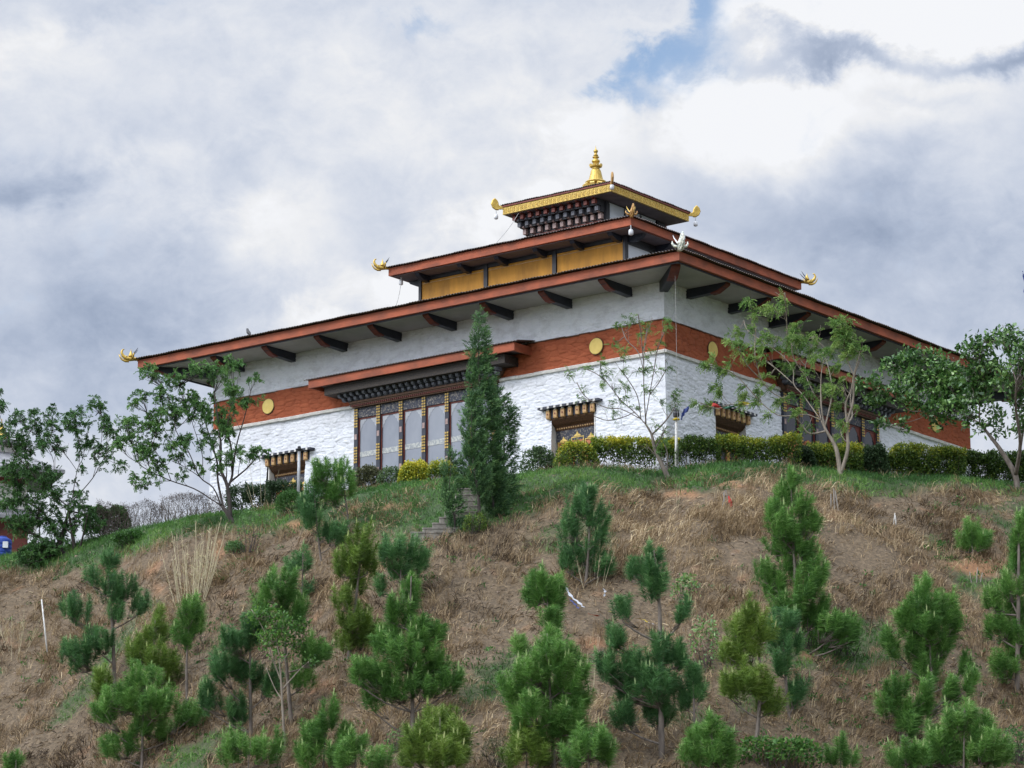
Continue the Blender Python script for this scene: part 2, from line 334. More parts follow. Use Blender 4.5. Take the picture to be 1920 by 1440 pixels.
# ------------------------------------------------------------------ the hill
ZB = -4.7                                                           # level of the temple terrace
BROW = [(-400, 1045), (0, 1040), (100, 1030), (200, 1008), (280, 986), (350, 972), (430, 962), (500, 955), (560, 944), (620, 928), (660, 917), (760, 905), (870, 899),
        (960, 896), (1050, 882), (1120, 878), (1240, 882), (1300, 872), (1400, 870), (1500, 881), (1600, 889), (1750, 894), (1920, 905), (2400, 935)]
def _azd(px, py):
    v = ray(px, py); t = (ZB-CAM[2])/v[2]; return math.atan2(v[0]*_r0[0]+v[1]*_r0[1], v[0]*math.sin(YAW)+v[1]*math.cos(YAW)), t*math.hypot(v[0], v[1])
BROW = [(x, y+(11 if x > 560 else 5)) for x, y in BROW]                # the turf itself stands a little above the soil line
_b = np.array([_azd(*q) for q in BROW])
def Zbase(az, d):
    db = np.interp(az, _b[:, 0], _b[:, 1]); x = db-d; side = np.maximum(np.abs(az)-.19, 0)*(38+60*np.minimum(np.abs(az), .8))
    face = .605*(x-2.6*(1-np.exp(-np.maximum(x, 0)/2.6)))
    z = np.where(x > 0, ZB-face, ZB-np.maximum(-x-62, 0)*.35)-side
    fl = -26.9; k = 1.5
    z = fl+np.logaddexp(0, (z-fl)/k)*k
    return np.where(x < -62, np.maximum(ZB-side-(-x-62)*.3, -60), z), x
def ground_z(x, y):
    dx = np.asarray(x, float)-CAM[0]; dy = np.asarray(y, float)-CAM[1]
    az = np.arctan2(dx*_r0[0]+dy*_r0[1], dx*math.sin(YAW)+dy*math.cos(YAW)); d = np.hypot(dx, dy)
    z, xx = Zbase(az, d)
    m = np.clip((xx-.3)/5, 0, 1)
    n = (fbm(x*.22, y*.22, 3, 3)-.5)*1.3+(fbm(x*1.1+9, y*1.1, 5, 3)-.5)*.34
    m2 = np.where(xx < -.3, .12, .12+.88*m)
    return z+n*m2*np.clip((d-12)/20, 0, 1)
def hit(px, py):
    """where the sight line through a pixel meets the hill face"""
    v = ray(px, py); h = math.hypot(v[0], v[1]); ds = np.arange(30, 125, .1)
    P = CAM[None]+v[None]*(ds/h)[:, None]; g = ground_z(P[:, 0], P[:, 1]); k = np.nonzero(g >= P[:, 2])[0]
    if len(k) == 0: k = [np.argmin(np.abs(ds-float(np.interp(px, [q[0] for q in BROW], _b[:, 1]))))]
    p = P[k[0]]; p[2] = ground_z(p[0], p[1]); return p
def dist(p): return math.hypot(p[0]-CAM[0], p[1]-CAM[1])
GREEN = [(x, y+(14 if x > 950 else 4)) for x, y in [(-300, 1085), (0, 1062), (150, 1064), (215, 1058), (330, 1012), (430, 990), (520, 985), (590, 985), (690, 1004), (800, 1008), (870, 1000), (930, 982), (1000, 962),
         (1100, 922), (1250, 898), (1320, 905), (1400, 893), (1500, 908), (1600, 926), (1700, 920), (1800, 912), (1920, 922), (2300, 940)]]
SOIL = [(1400, 908, 60, 12), (1560, 965, 45, 14), (1830, 1062, 80, 20), (1090, 1205, 60, 16), (290, 1090, 18, 30), (415, 1030, 22, 20), (1280, 925, 60, 10), (560, 985, 40, 12),
        (620, 1290, 50, 20), (1500, 1230, 40, 20), (1560, 915, 50, 8), (700, 950, 60, 14), (1460, 905, 30, 8)]
def cover(px, py, x, y):
    """0..1 green, 0..1 bare soil, from the place on the hill"""
    w = (fbm(x*.35, y*.35, 21, 4)-.5)*90
    g = np.clip((np.interp(px, [q[0] for q in GREEN], [q[1] for q in GREEN])-py+w*.45+6)/26, 0, 1)
    g = np.maximum(g, np.clip((fbm(x*.30+4, y*.30, 33, 4)-.66)*7, 0, .75))
    s = np.zeros_like(px)
    for cx, cy, rx, ry in SOIL: s = np.maximum(s, np.exp(-(((px-cx)/rx)**2+((py-cy)/ry)**2)*1.2))
    s = np.clip(s*1.2-.55+(fbm(x*1.5, y*1.5, 41, 4)-.5)*2.6, 0, .85)
    return g, s
def build_terrain():
    az = np.concatenate([np.linspace(-math.pi, -.22, 40), np.linspace(-.21, .21, 560), np.linspace(.22, math.pi, 40)])
    d = np.concatenate([[.5, 4, 10, 20, 30, 40, 48, 54, 60, 66], np.linspace(68, 122, 380), [124, 127, 131, 136, 142, 150, 160, 170, 180, 200, 240, 300, 420, 700, 1200, 2200, 4000]])
    A, D = np.meshgrid(az, d, indexing='ij')
    X = CAM[0]+D*(np.sin(A)*_r0[0]+np.cos(A)*math.sin(YAW)); Y = CAM[1]+D*(np.sin(A)*_r0[1]+np.cos(A)*math.cos(YAW))
    Z = ground_z(X, Y); V = np.stack([X, Y, Z], -1).reshape(-1, 3); n = len(d)
    i, j = np.meshgrid(np.arange(len(az)-1), np.arange(n-1), indexing='ij'); a = (i*n+j).ravel()
    F = np.stack([a, a+n, a+n+1, a+1], -1)
    q = proj(V); ok = np.abs(A).ravel() < .25
    g, s = cover(np.where(ok, q[:, 0], 960), np.where(ok, q[:, 1], 1300), V[:, 0], V[:, 1])
    back = (Zbase(A, D)[1] < 0).ravel(); g = np.where(back, .9, g); s = np.where(back, 0, s)
    m, nt, bs, out = nodes_of('hill_soil')
    f = objnoise(nt, .9, 8, .65); f2 = objnoise(nt, 9, 8, .7)
    dry = ramp(nt, [(.3, (.045, .032, .019)), (.5, (.115, .082, .048)), (.72, (.22, .16, .095))], f2); gr = ramp(nt, [(.3, (.020, .035, .012)), (.7, (.06, .105, .03))], f2)
    so_ = ramp(nt, [(.3, (.16, .075, .035)), (.7, (.40, .21, .10))], f2)
    def mix(fac, a, b):
        x = nt.nodes.new('ShaderNodeMix'); x.data_type = 'RGBA'; nt.links.new(fac, x.inputs[0]); nt.links.new(a, x.inputs[6]); nt.links.new(b, x.inputs[7]); return x.outputs[2]
    def attr(k):
        a = nt.nodes.new('ShaderNodeAttribute'); a.attribute_name = k; return a.outputs['Fac']
    nt.links.new(mix(attr('soil'), mix(attr('green'), dry, gr), so_), bs.inputs['Base Color']); bs.inputs['Roughness'].default_value = .95
    bump(nt, bs, f2, .8, .08)
    o = npmesh('hill', V, F, m, smooth=True, extra=dict(green=g, soil=s)); tag(o, kind='structure'); return o
build_terrain()

# ------------------------------------------------------------------ the temple (near wall corner at 0,0; z = 0 at the foot of the red band)
LW = 21.0
SIDES = {'front': lambda p: (-p[0], -p[1], p[2]), 'right': lambda p: (p[1], p[0], p[2]),
         'rear': lambda p: (-p[0], LW+p[1], p[2]), 'left': lambda p: (-LW-p[1], p[0], p[2])}   # p = (along the wall, out of the wall, up)
temple = thing('temple', (-10.5, 10.5, ZB), 'whitewashed hilltop temple with red band, three tiered roofs and golden spire', 'temple')
TP = temple
def stone_h(s, z, seed, sw, sh):
    """height and shade of rubble stones: jittered cells, wide and low"""
    r = z/sh; u = s/sw; best = np.full(s.shape, 9.0); sec = np.full(s.shape, 9.0); idv = np.zeros(s.shape)
    r = r+(fbm(s*.9, z*.9, seed+3, 3)-.5)*1.6; u = u+(fbm(s*1.6, z*3, seed+5, 3)-.5)*.8
    ri = np.floor(r); ui = np.floor(u)
    for dr in (-1, 0, 1):
        for du in (-1, 0, 1):
            cr = ri+dr; cu = ui+du
            jx = hashn(cu, cr, seed)-.5; jy = hashn(cu, cr, seed+1)-.5
            dd = ((cu+.5+jx*.9-u))**2+((cr+.5+jy*.7-r))**2
            h = hashn(cu, cr, seed+2); nb = dd < best
            sec = np.where(nb, best, np.minimum(sec, dd)); idv = np.where(nb, h, idv); best = np.minimum(best, dd)
    e = np.clip((np.sqrt(sec)-np.sqrt(best))*4.2, 0, 1)
    return e, idv
def wall_patch(name, side, mat, s0, s1, z0, z1, res, amp, base_o, holes=(), seed=1, sw=.42, sh=.15, lo=0.0):
    ns = max(2, int((s1-s0)/res)); nz = max(2, int((z1-z0)/(res*.72)))
    s = np.linspace(s0, s1, ns+1); z = np.linspace(z0, z1, nz+1); S, Z = np.meshgrid(s, z, indexing='ij')
    e, idv = stone_h(S+seed*31.7, Z, seed, sw, sh)
    O = base_o(Z)+amp*(np.sqrt(e)*1.1+idv*.8-.9)+(fbm(S*.35+seed, Z*.5, 77, 3)-.5)*.07+(fbm(S*7, Z*14, 79, 3)-.5)*.022
    edge = np.minimum(np.clip((S-s0)/.12, 0, 1), np.clip((s1-S)/.12, 0, 1)); O = base_o(Z)+(O-base_o(Z))*edge
    bo = base_o(Z); S = LW/2+(S-LW/2)*(LW/2+bo)/(LW/2+.0); P = np.stack([S, O, Z], -1).reshape(-1, 3)
    if side == 'front': V = np.stack([-P[:, 0], -P[:, 1], P[:, 2]], -1)
    elif side == 'right': V = np.stack([P[:, 1], P[:, 0], P[:, 2]], -1)
    elif side == 'rear': V = np.stack([-P[:, 0], LW+P[:, 1], P[:, 2]], -1)
    else: V = np.stack([-LW-P[:, 1], P[:, 0], P[:, 2]], -1)
    i, j = np.meshgrid(np.arange(ns), np.arange(nz), indexing='ij'); a = (i*(nz+1)+j)
    keep = np.ones(a.shape, bool); cs = .5*(s[:-1]+s[1:])[:, None]; cz = .5*(z[:-1]+z[1:])[None]
    for h in holes: keep &= ~((cs > h[0]) & (cs < h[1]) & (cz > h[2]) & (cz < h[3]))
    a = a[keep]
    F = np.stack([a, a+nz+1, a+nz+2, a+1], -1)
    if side in ('right', 'left'): F = F[:, ::-1] if side == 'left' else F
    crack = np.clip(e*2.2+fbm(S*1.7, Z*2.5, 83, 2)*1.1-.35, 0, 1).ravel()
    rough = fbm(S*2.2, Z*5, seed+60, 3).ravel()
    t = np.where(crack < .999, .15+.5*crack, .45+.4*idv.ravel()); t = np.clip(t+(rough-.5)*.5+lo, 0, 1)
    return npmesh(name, V, F, mat, TP, tint=t, smooth=True)
BAT = lambda Z: .02+.045*np.maximum(-Z, 0)
ZT, ZS = 1.096, 2.42                                                # top of the red band, ceiling of the eave
WIN = (2.93, 4.83); WIN2 = (LW-WIN[1], LW-WIN[0])
for k, side in enumerate(('front', 'right', 'rear', 'left')):
    fine = k < 2; res = .036 if fine else .2
    holes = [(WIN[0], WIN[1], -4.5, -1.60), (WIN2[0], WIN2[1], -4.5, -1.60), (7.2, 13.83, -5.6, -.02)] if fine else []
    wall_patch('wall', side, MT['white'], 0, LW, -5.4, -.02, res, .030, BAT, holes, seed=3+k, sw=.34, sh=.13)
    wall_patch('red_band', side, MT['red'], 0, LW, 0.0, ZT, res, .042, lambda Z: .05+0*Z, seed=13+k, sw=.44, sh=.17)
    wall_patch('upper_wall', side, MT['white'], 0, LW, ZT-.01, ZS+.2, res, .042, lambda Z: .03+0*Z, seed=23+k, sw=.34, sh=.13, lo=.16)
    # lime rim under the band and the projecting slate course above it
    m = MB(SIDES[side]); r2 = random.Random(k); s = -.08
    while s < LW+.08:
        e = min(s+r2.uniform(.5, 1.0), LW+.10); j = r2.uniform(-.012, .012)
        m.prism([(0, -.12+j), (.13, -.11+j), (.15, -.03+j), (.08, .015+j), (0, .02+j)], lambda a, b, t: (t, a, b), s, e-.006); s = e
    m.build('band_rim', MT['rim'], TP)
    m = MB(SIDES[side]); s = -.10
    while s < LW+.10:
        e = min(s+r2.uniform(.35, .9), LW+.10); j = r2.uniform(-.014, .014); d = r2.uniform(.085, .12)
        m.box(s, e, 0, d, ZT-.03+j, ZT+.005+j); s = e
    m.build('slate_course', MT['brown'], TP)

def ring(m, o0, o1, z0, z1, c=0.0):
    """square mitred frame, o0..o1 metres out of the wall line (negative is inside)"""
    a, b = -LW-o1, o1; c_, d_ = -LW-o0, o0
    out = [(b, -o1), (a, -o1), (a, LW+o1), (b, LW+o1)]; inn = [(d_, -o0), (c_, -o0), (c_, LW+o0), (d_, LW+o0)]
    vs = [(x, y, z0) for x, y in out]+[(x, y, z0) for x, y in inn]+[(x, y, z1) for x, y in out]+[(x, y, z1) for x, y in inn]
    fs = []
    for i in range(4):
        j = (i+1) % 4; fs += [(i, j, 4+j, 4+i), (8+i, 12+i, 12+j, 8+j), (i, 8+i, 8+j, j), (4+i, 4+j, 12+j, 12+i)]
    return m.add(vs, fs)
def roof_sheets(o_out, o_in, z_out, z_in, name, pitch=.13, amp=.022, sag=.0):
    """corrugated sheets running up from each eave to the hips"""
    V = []; F = []; Lh = LW+2*o_out; run = o_out-o_in; n = int(Lh/pitch)*4
    for side in ('front', 'right', 'rear', 'left'):
        T = SIDES[side]; s = np.linspace(-o_out, LW+o_out, n+1); wv = amp*np.cos(np.arange(n+1)*math.pi/2)
        lap = ((np.arange(n+1)//26) % 2)*.012+fbm(s*.7, s*0, 91, 2)*.03-.015
        b = len(V); hip = np.minimum(np.minimum(s+o_out, LW+o_out-s), run)
        for k, f in enumerate((0.0, 1.0)):
            for a in range(n+1):
                h = hip[a]*f; V.append(T((s[a], o_out-h, z_out+(z_in-z_out)*h/run+wv[a]+lap[a]*(1-f))))
        for a in range(n+1):                                          # sheet thickness at the eave
            V.append(T((s[a], o_out, z_out+wv[a]+lap[a]-.012)))
        for a in range(n+1): V.append(T((s[a], o_out-min(hip[a], .5), z_out+(z_in-z_out)*min(hip[a], .5)/run+wv[a]-.014)))
        for a in range(n):
            F.append((b+a, b+a+1, b+n+1+a+1, b+n+1+a)); F.append((b+2*(n+1)+a, b+a, b+a+1, b+2*(n+1)+a+1)); F.append((b+3*(n+1)+a, b+2*(n+1)+a, b+2*(n+1)+a+1, b+3*(n+1)+a+1))
    return npmesh(name, np.array(V), np.array(F), MT['sheet'], TP)
def beam(m, s, depth, zt, h, w, diag=None):
    """eave bracket: flat on top, its lower edge curling up to the tip"""
    prof = [(0, zt), (0, zt-h), (depth*.62, zt-h+.03), (depth*.80, zt-h*.72), (depth*.92, zt-h*.55), (depth, zt-.06), (depth, zt)]
    m.prism(prof, lambda a, b, t: (t, a, b), s-w/2, s+w/2)
# ---- main roof
ZF1 = 2.372; O1 = 2.129
roof = MB(); ring(roof, O1-.13, O1, ZF1, ZF1+.31); r1 = roof.build('fascia', MT['fascia'], TP)
m = MB(); ring(m, O1-.19, O1-.132, ZF1-.045, ZF1+.12); m.build('fascia_backing', MT['navy'], TP)
m = MB(); ring(m, -.12, O1-.20, ZS, ZS+.05); m.build('soffit', MT['soffit'], TP)
m = MB(); ring(m, O1-.30, O1-.20, ZS-.035, ZS-.004); m.build('soffit_batten', MT['soffit'], TP)
roof_sheets(O1+.17, -5.55, ZF1+.345, 4.25, 'roof_sheet')
BEAMS = [1.42+2.594*k for k in range(8)]
for side in ('front', 'right', 'rear', 'left'):
    T = SIDES[side]
    for s in BEAMS:
        m = MB(T); beam(m, s, 1.70, ZS-.002, .32, .24); b = m.build('eave_beam', MT['navy'], TP)
        m = MB(T); m.prism([(1.06, ZS-.33), (1.30, ZS-.31), (1.52, ZS-.20), (1.725, ZS-.08), (1.725, ZS-.003), (1.70, ZS-.003), (1.69, ZS-.07), (1.36, ZS-.23), (1.06, ZS-.29)], lambda a, c, t: (t, a, c), s-.125, s+.125)
        m.build('beam_tip', MT['wine'], b)
def corner_T(ix, iy):
    cx = 0 if ix > 0 else -LW; cy = 0 if iy < 0 else LW
    ux, uy = ix*math.sqrt(.5), iy*math.sqrt(.5)
    return (cx, cy, ux, uy)
for ix, iy in ((1, -1), (-1, -1), (1, 1), (-1, 1)):
    cx, cy, ux, uy = corner_T(ix, iy)
    T = lambda p, cx=cx, cy=cy, ux=ux, uy=uy: (cx+ux*p[1]-uy*p[0], cy+uy*p[1]+ux*p[0], p[2])
    m = MB(T); beam(m, 0, 2.35, ZS-.004, .36, .30); b = m.build('corner_beam', MT['navy'], TP)
    m = MB(T); m.prism([(1.45, ZS-.37), (1.8, ZS-.36), (2.1, ZS-.24), (2.38, ZS-.10), (2.38, ZS-.006), (2.35, ZS-.006), (2.34, ZS-.09), (1.9, ZS-.27), (1.45, ZS-.33)], lambda a, c, t: (t, a, c), -.16, .16)
    m.build('beam_tip', MT['wine'], b)
# ---- second tier: ochre boards on the front, glazing round the other sides
I2, K2, Z2 = 4.678, 5.55, 6.369
s0, s1 = K2, LW-K2
m = MB(); ring(m, -K2-.12, -K2-.04, 3.9, 6.33); m.build('clerestory_core', MT['black'], TP)
posts = [s0, s0+3.3, s0+6.6, s1]
for side in ('front', 'right', 'rear', 'left'):
    T = SIDES[side]
    for k, s in enumerate(posts):
        w = .10 if k in (0, 3) else .09
        m = MB(T); m.box(max(s-w, s0-.02), min(s+w, s1+.02), -K2-.04, -K2+.05, 4.0, 6.32); m.build('clerestory_post', MT['black'], TP)
    for k in range(3):
        a, b = posts[k]+.11, posts[k+1]-.11
        if side == 'front':
            m = MB(T); m.box(a, b, -K2-.05, -K2-.005, 4.1, 6.16); p = m.build('ochre_board', MT['yellow'], TP)
            m = MB(T); m.box(a, b, -K2-.004, -K2+.008, 6.05, 6.08); m.build('board_seam', MT['tan'], p)
        else:
            m = MB(T); m.box(a, b, -K2-.05, -K2-.02, 4.1, 6.02); p = m.build('clerestory_pane', MT['glass'], TP)
            m = MB(T); m.box(a, b, -K2-.03, -K2+.03, 6.02, 6.17); m.box((a+b)/2-.05, (a+b)/2+.05, -K2-.019, -K2+.03, 4.1, 6.02); m.build('pane_frame', MT['black'], p)
    m = MB(T)
    m.box(s0+.005, s1-.005, -K2-.03, -K2+.02, 6.18, 6.325); m.build('clerestory_head', MT['black'], TP)
    for s in (s0+.25, s0+2.0, s0+3.75, s0+5.6, s0+7.4, s0+9.5):
        m = MB(T); m.prism([(-K2+.02, 6.33), (-K2+.02, 6.08), (-K2+.35, 6.10), (-K2+.62, 6.22), (-K2+.70, 6.33)], lambda a, b, t: (t, a, b), s-.10, s+.10); m.build('eave_beam', MT['navy'], TP)
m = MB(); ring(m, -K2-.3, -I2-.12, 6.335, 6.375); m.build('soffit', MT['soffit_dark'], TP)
m = MB(); ring(m, -I2-.12, -I2, Z2, Z2+.31); m.build('fascia', MT['fascia'], TP)
roof_sheets(-I2+.13, -8.7, Z2+.325, 8.05, 'roof_sheet')
# ---- lantern
I3, K3, Z3 = 7.864, 8.75, 9.022
a0, a1 = K3, LW-K3
m = MB(); ring(m, -K3-.14, -K3-.04, 7.4, 9.0); m.build('lantern_core', MT['black'], TP)
for side in ('front', 'right', 'rear', 'left'):
    T = SIDES[side]
    for s in (a0+.02, a1-.02):
        m = MB(T); m.box(s-.09, s+.09, -K3-.04, -K3+.06, 7.5, 8.98); m.build('lantern_post', MT['black'], TP)
    if side in ('front', 'rear'):
        m = MB(T); m.box(a0+.1, a1-.1, -K3-.02, -K3+.14, 8.02, 8.22); m.build('lantern_dentil', MT['wine'], TP)
        for row, (o, zz, hh, mm) in enumerate(((.20, 8.26, .20, 'pink'), (.42, 8.54, .17, 'greyblock'), (.62, 8.78, .15, 'wine'))):
            m = MB(T); m.box(a0+.0, a1+.35+row*.12, -K3-.02, -K3+o-.10, zz-.03, zz+hh+.05); m.build('bracket_board', MT['black'], TP)
            n = 11; a = a0+.12; b = a1+.30+row*.1
            for k in range(n):
                s = b+(a-b)*k/(n-1); m = MB(T); m.box(s-.075, s+.075, -K3+o-.10, -K3+o+.06, zz, zz+hh); m.prism([(-K3+o-.1, zz+hh), (-K3+o+.16, zz+hh+.05), (-K3+o+.16, zz+hh+.11), (-K3+o-.1, zz+hh+.11)], lambda x, y, t: (t, x, y), s-.05, s+.05)
                m.build('bracket', MT[mm], TP)
    else:
        w = (a1-a0-.3)/3
        for k in range(3):
            s = a0+.15+w*k; m = MB(T); m.box(s+.03, s+w-.03, -K3-.03, -K3+.01, 7.6, 8.975); m.build('lantern_pane', MT['glass'], TP)
            m = MB(T); m.box(s-.03, s+.03, -K3-.03, -K3+.05, 7.6, 8.93); m.build('lantern_mullion', MT['black'], TP)
        m = MB(T); m.box(a0+.1, a1-.1, -K3-.03, -K3+.03, 8.975, 8.998); m.build('lantern_head', MT['black'], TP)
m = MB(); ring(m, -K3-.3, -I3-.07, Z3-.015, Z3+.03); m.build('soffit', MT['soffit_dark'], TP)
# gilded fascia with an embossed scroll
m = MB(); ring(m, -I3-.07, -I3, Z3, Z3+.30); gf = m.build('gilded_fascia', MT['gold'], TP)
m = MB(); ring(m, -I3-.10, -I3+.05, Z3+.303, Z3+.36); m.build('fascia_cap', MT['wine'], TP)
for side in ('front', 'right', 'rear', 'left'):
    m = MB(SIDES[side]); n = 26
    for k in range(n):
        s = I3+(LW-2*I3)*(k+.5)/n
        for q in range(7):
            t = 2*math.pi*q/7; r = .062; m.box(s+r*math.cos(t)-.016, s+r*math.cos(t)+.016, -I3+.001, -I3+.022, Z3+.13+r*math.sin(t)-.016, Z3+.13+r*math.sin(t)+.016)
        m.box(s-.018, s+.018, -I3+.001, -I3+.026, Z3+.112, Z3+.148); m.box(s-.075, s-.055, -I3+.001, -I3+.018, Z3+.02, Z3+.27)
    m.box(I3, LW-I3, -I3+.001, -I3+.015, Z3+.225, Z3+.245); m.box(I3, LW-I3, -I3+.001, -I3+.015, Z3+.012, Z3+.03)
    m.build('scroll_relief', MT['goldpaint'], gf)
roof_sheets(-I3+.07, -10.45, Z3+.385, 10.05, 'roof_sheet', pitch=.11)
# ---- spire
c = (-10.5, 10.5, 0)
m = MB()
m.lathe(c, [(.40, 10.0), (.40, 10.20), (.36, 10.24), (.30, 10.27), (.27, 10.30), (.27, 10.36), (.40, 10.44), (.43, 10.50), (.38, 10.55), (.30, 10.57), (.29, 10.60), (.20, 10.98), (.17, 11.03), (.15, 11.06),
            (.15, 11.10), (.20, 11.14), (.13, 11.17), (.09, 11.22), (.11, 11.28), (.165, 11.36), (.155, 11.42), (.08, 11.46), (.08, 11.50), (.135, 11.53), (.135, 11.56), (.08, 11.58), (.10, 11.63), (.06, 11.67), (.055, 11.72),
            (.09, 11.78), (.085, 11.83), (.03, 11.88), (.015, 11.93), (.004, 12.03)], 20)
sp = m.build('spire', MT['gold'], TP, smooth=False)
for ringn, prof, hw in (('lower', [(.30, 10.24), (.50, 10.27), (.54, 10.36), (.47, 10.42), (.40, 10.38), (.30, 10.32)], .09), ('upper', [(.14, 11.12), (.24, 11.14), (.27, 11.24), (.20, 11.20), (.14, 11.17)], .05)):
    m = MB()
    for q in range(10):
        t = 2*math.pi*q/10; x, y = math.cos(t), math.sin(t)
        m.prism(prof, lambda a, b, w, x=x, y=y: (c[0]+x*a-y*w, c[1]+y*a+x*w, b), -hw, hw)
    m.build('lotus_petals', MT['goldpaint'], sp)

# ---- horned heads on the roof corners
def ornament(cx, cy, ux, uy, z, k, mat, horn=None):
    T = lambda p: (cx+k*(ux*p[0]-uy*p[1]), cy+k*(uy*p[0]+ux*p[1]), z+k*p[2])
    m = MB(T)
    m.tube([(-.28, 0, .02), (-.05, 0, .03), (.16, 0, .02), (.34, 0, .06), (.48, 0, .17), (.54, 0, .32), (.50, 0, .44), (.42, 0, .47)], [.075, .085, .105, .095, .075, .055, .038, .02], 10)
    m.tube([(.20, 0, -.07), (.36, 0, -.08), (.50, 0, -.02), (.60, 0, .10), (.66, 0, .24)], [.07, .06, .045, .03, .012], 8)
    m.lathe((.12, 0, .10), [(.02, 0), (.11, .02), (.12, .08), (.08, .15), (.02, .30), (.004, .40)], 10)
    for s in (-1, 1):
        m.tube([(.05, s*.08, .06), (.02, s*.20, .08), (.0, s*.27, .18), (-.02, s*.26, .26)], [.05, .05, .035, .015], 7)
        m.lathe((.30, s*.10, .13), [(.005, -.03), (.03, -.01), (.03, .01), (.005, .03)], 8)
    b = m.build('corner_ornament', mat, TP, smooth=True)
    m = MB(T)
    for s in (-1, 1): m.tube([(.08, s*.07, .14), (.0, s*.13, .26), (-.12, s*.18, .40), (-.20, s*.20, .52)], [.028, .024, .018, .006], 6)
    m.build('horn', horn or MT['navy'], b)
def leaf_ornament(cx, cy, ux, uy, z, mat):
    pts = [(-.2, .02), (.10, .0), (.22, .0), (.36, .10), (.42, .26), (.36, .42), (.28, .50), (.20, .42), (.15, .32), (.13, .20), (.05, .13), (-.2, .12)]
    m = MB(lambda p: (cx+.85*(ux*p[0]-uy*p[1]), cy+.85*(uy*p[0]+ux*p[1]), z+.85*p[2]))
    m.prism(pts, lambda a, b, t: (a, t, b), -.045, .045)
    m.tube([(a, 0, b) for a, b in pts[1:]], .05, 6)
    m.build('corner_ornament', mat, TP)
S2 = math.sqrt(.5)
for ix, iy in ((1, -1), (-1, -1), (1, 1), (-1, 1)):
    cx = 0 if ix > 0 else -LW; cy = 0 if iy < 0 else LW; near = (ix, iy) == (1, -1)
    ornament(cx+ix*(O1+.12), cy+iy*(O1+.12), ix*S2, iy*S2, ZF1+.34, 1.0 if near else .85, MT['paleorn'] if near else MT['gold'], MT['lamp'] if near else None)
    ornament(cx-ix*(I2-.10), cy-iy*(I2-.10), ix*S2, iy*S2, Z2+.30, .80, MT['rustorn'] if near else MT['gold'], MT['gold'] if near else None)
    leaf_ornament(cx-ix*(I3-.06), cy-iy*(I3-.06), ix*S2, iy*S2, Z3+.22, MT['rustorn'] if near else MT['gold'])

# ---- discs on the red band
for side in ('front', 'right', 'rear', 'left'):
    for s in (2.82, LW-2.82):
        T = SIDES[side]; m = MB(T)
        m.lathe((s, .075, ZT/2), [(.285, 0), (.285, .045), (.262, .056), (.255, .05), (.0, .052)], 36, axis=((1, 0, 0), (0, 0, 1), (0, 1, 0))); m.build('disc', MT['disc'], TP)
        m = MB(T); m.lathe((s, .074, ZT/2), [(.305, 0), (.305, .035), (.286, .036)], 36, axis=((1, 0, 0), (0, 0, 1), (0, 1, 0))); m.build('disc_rim', MT['brown'], TP)

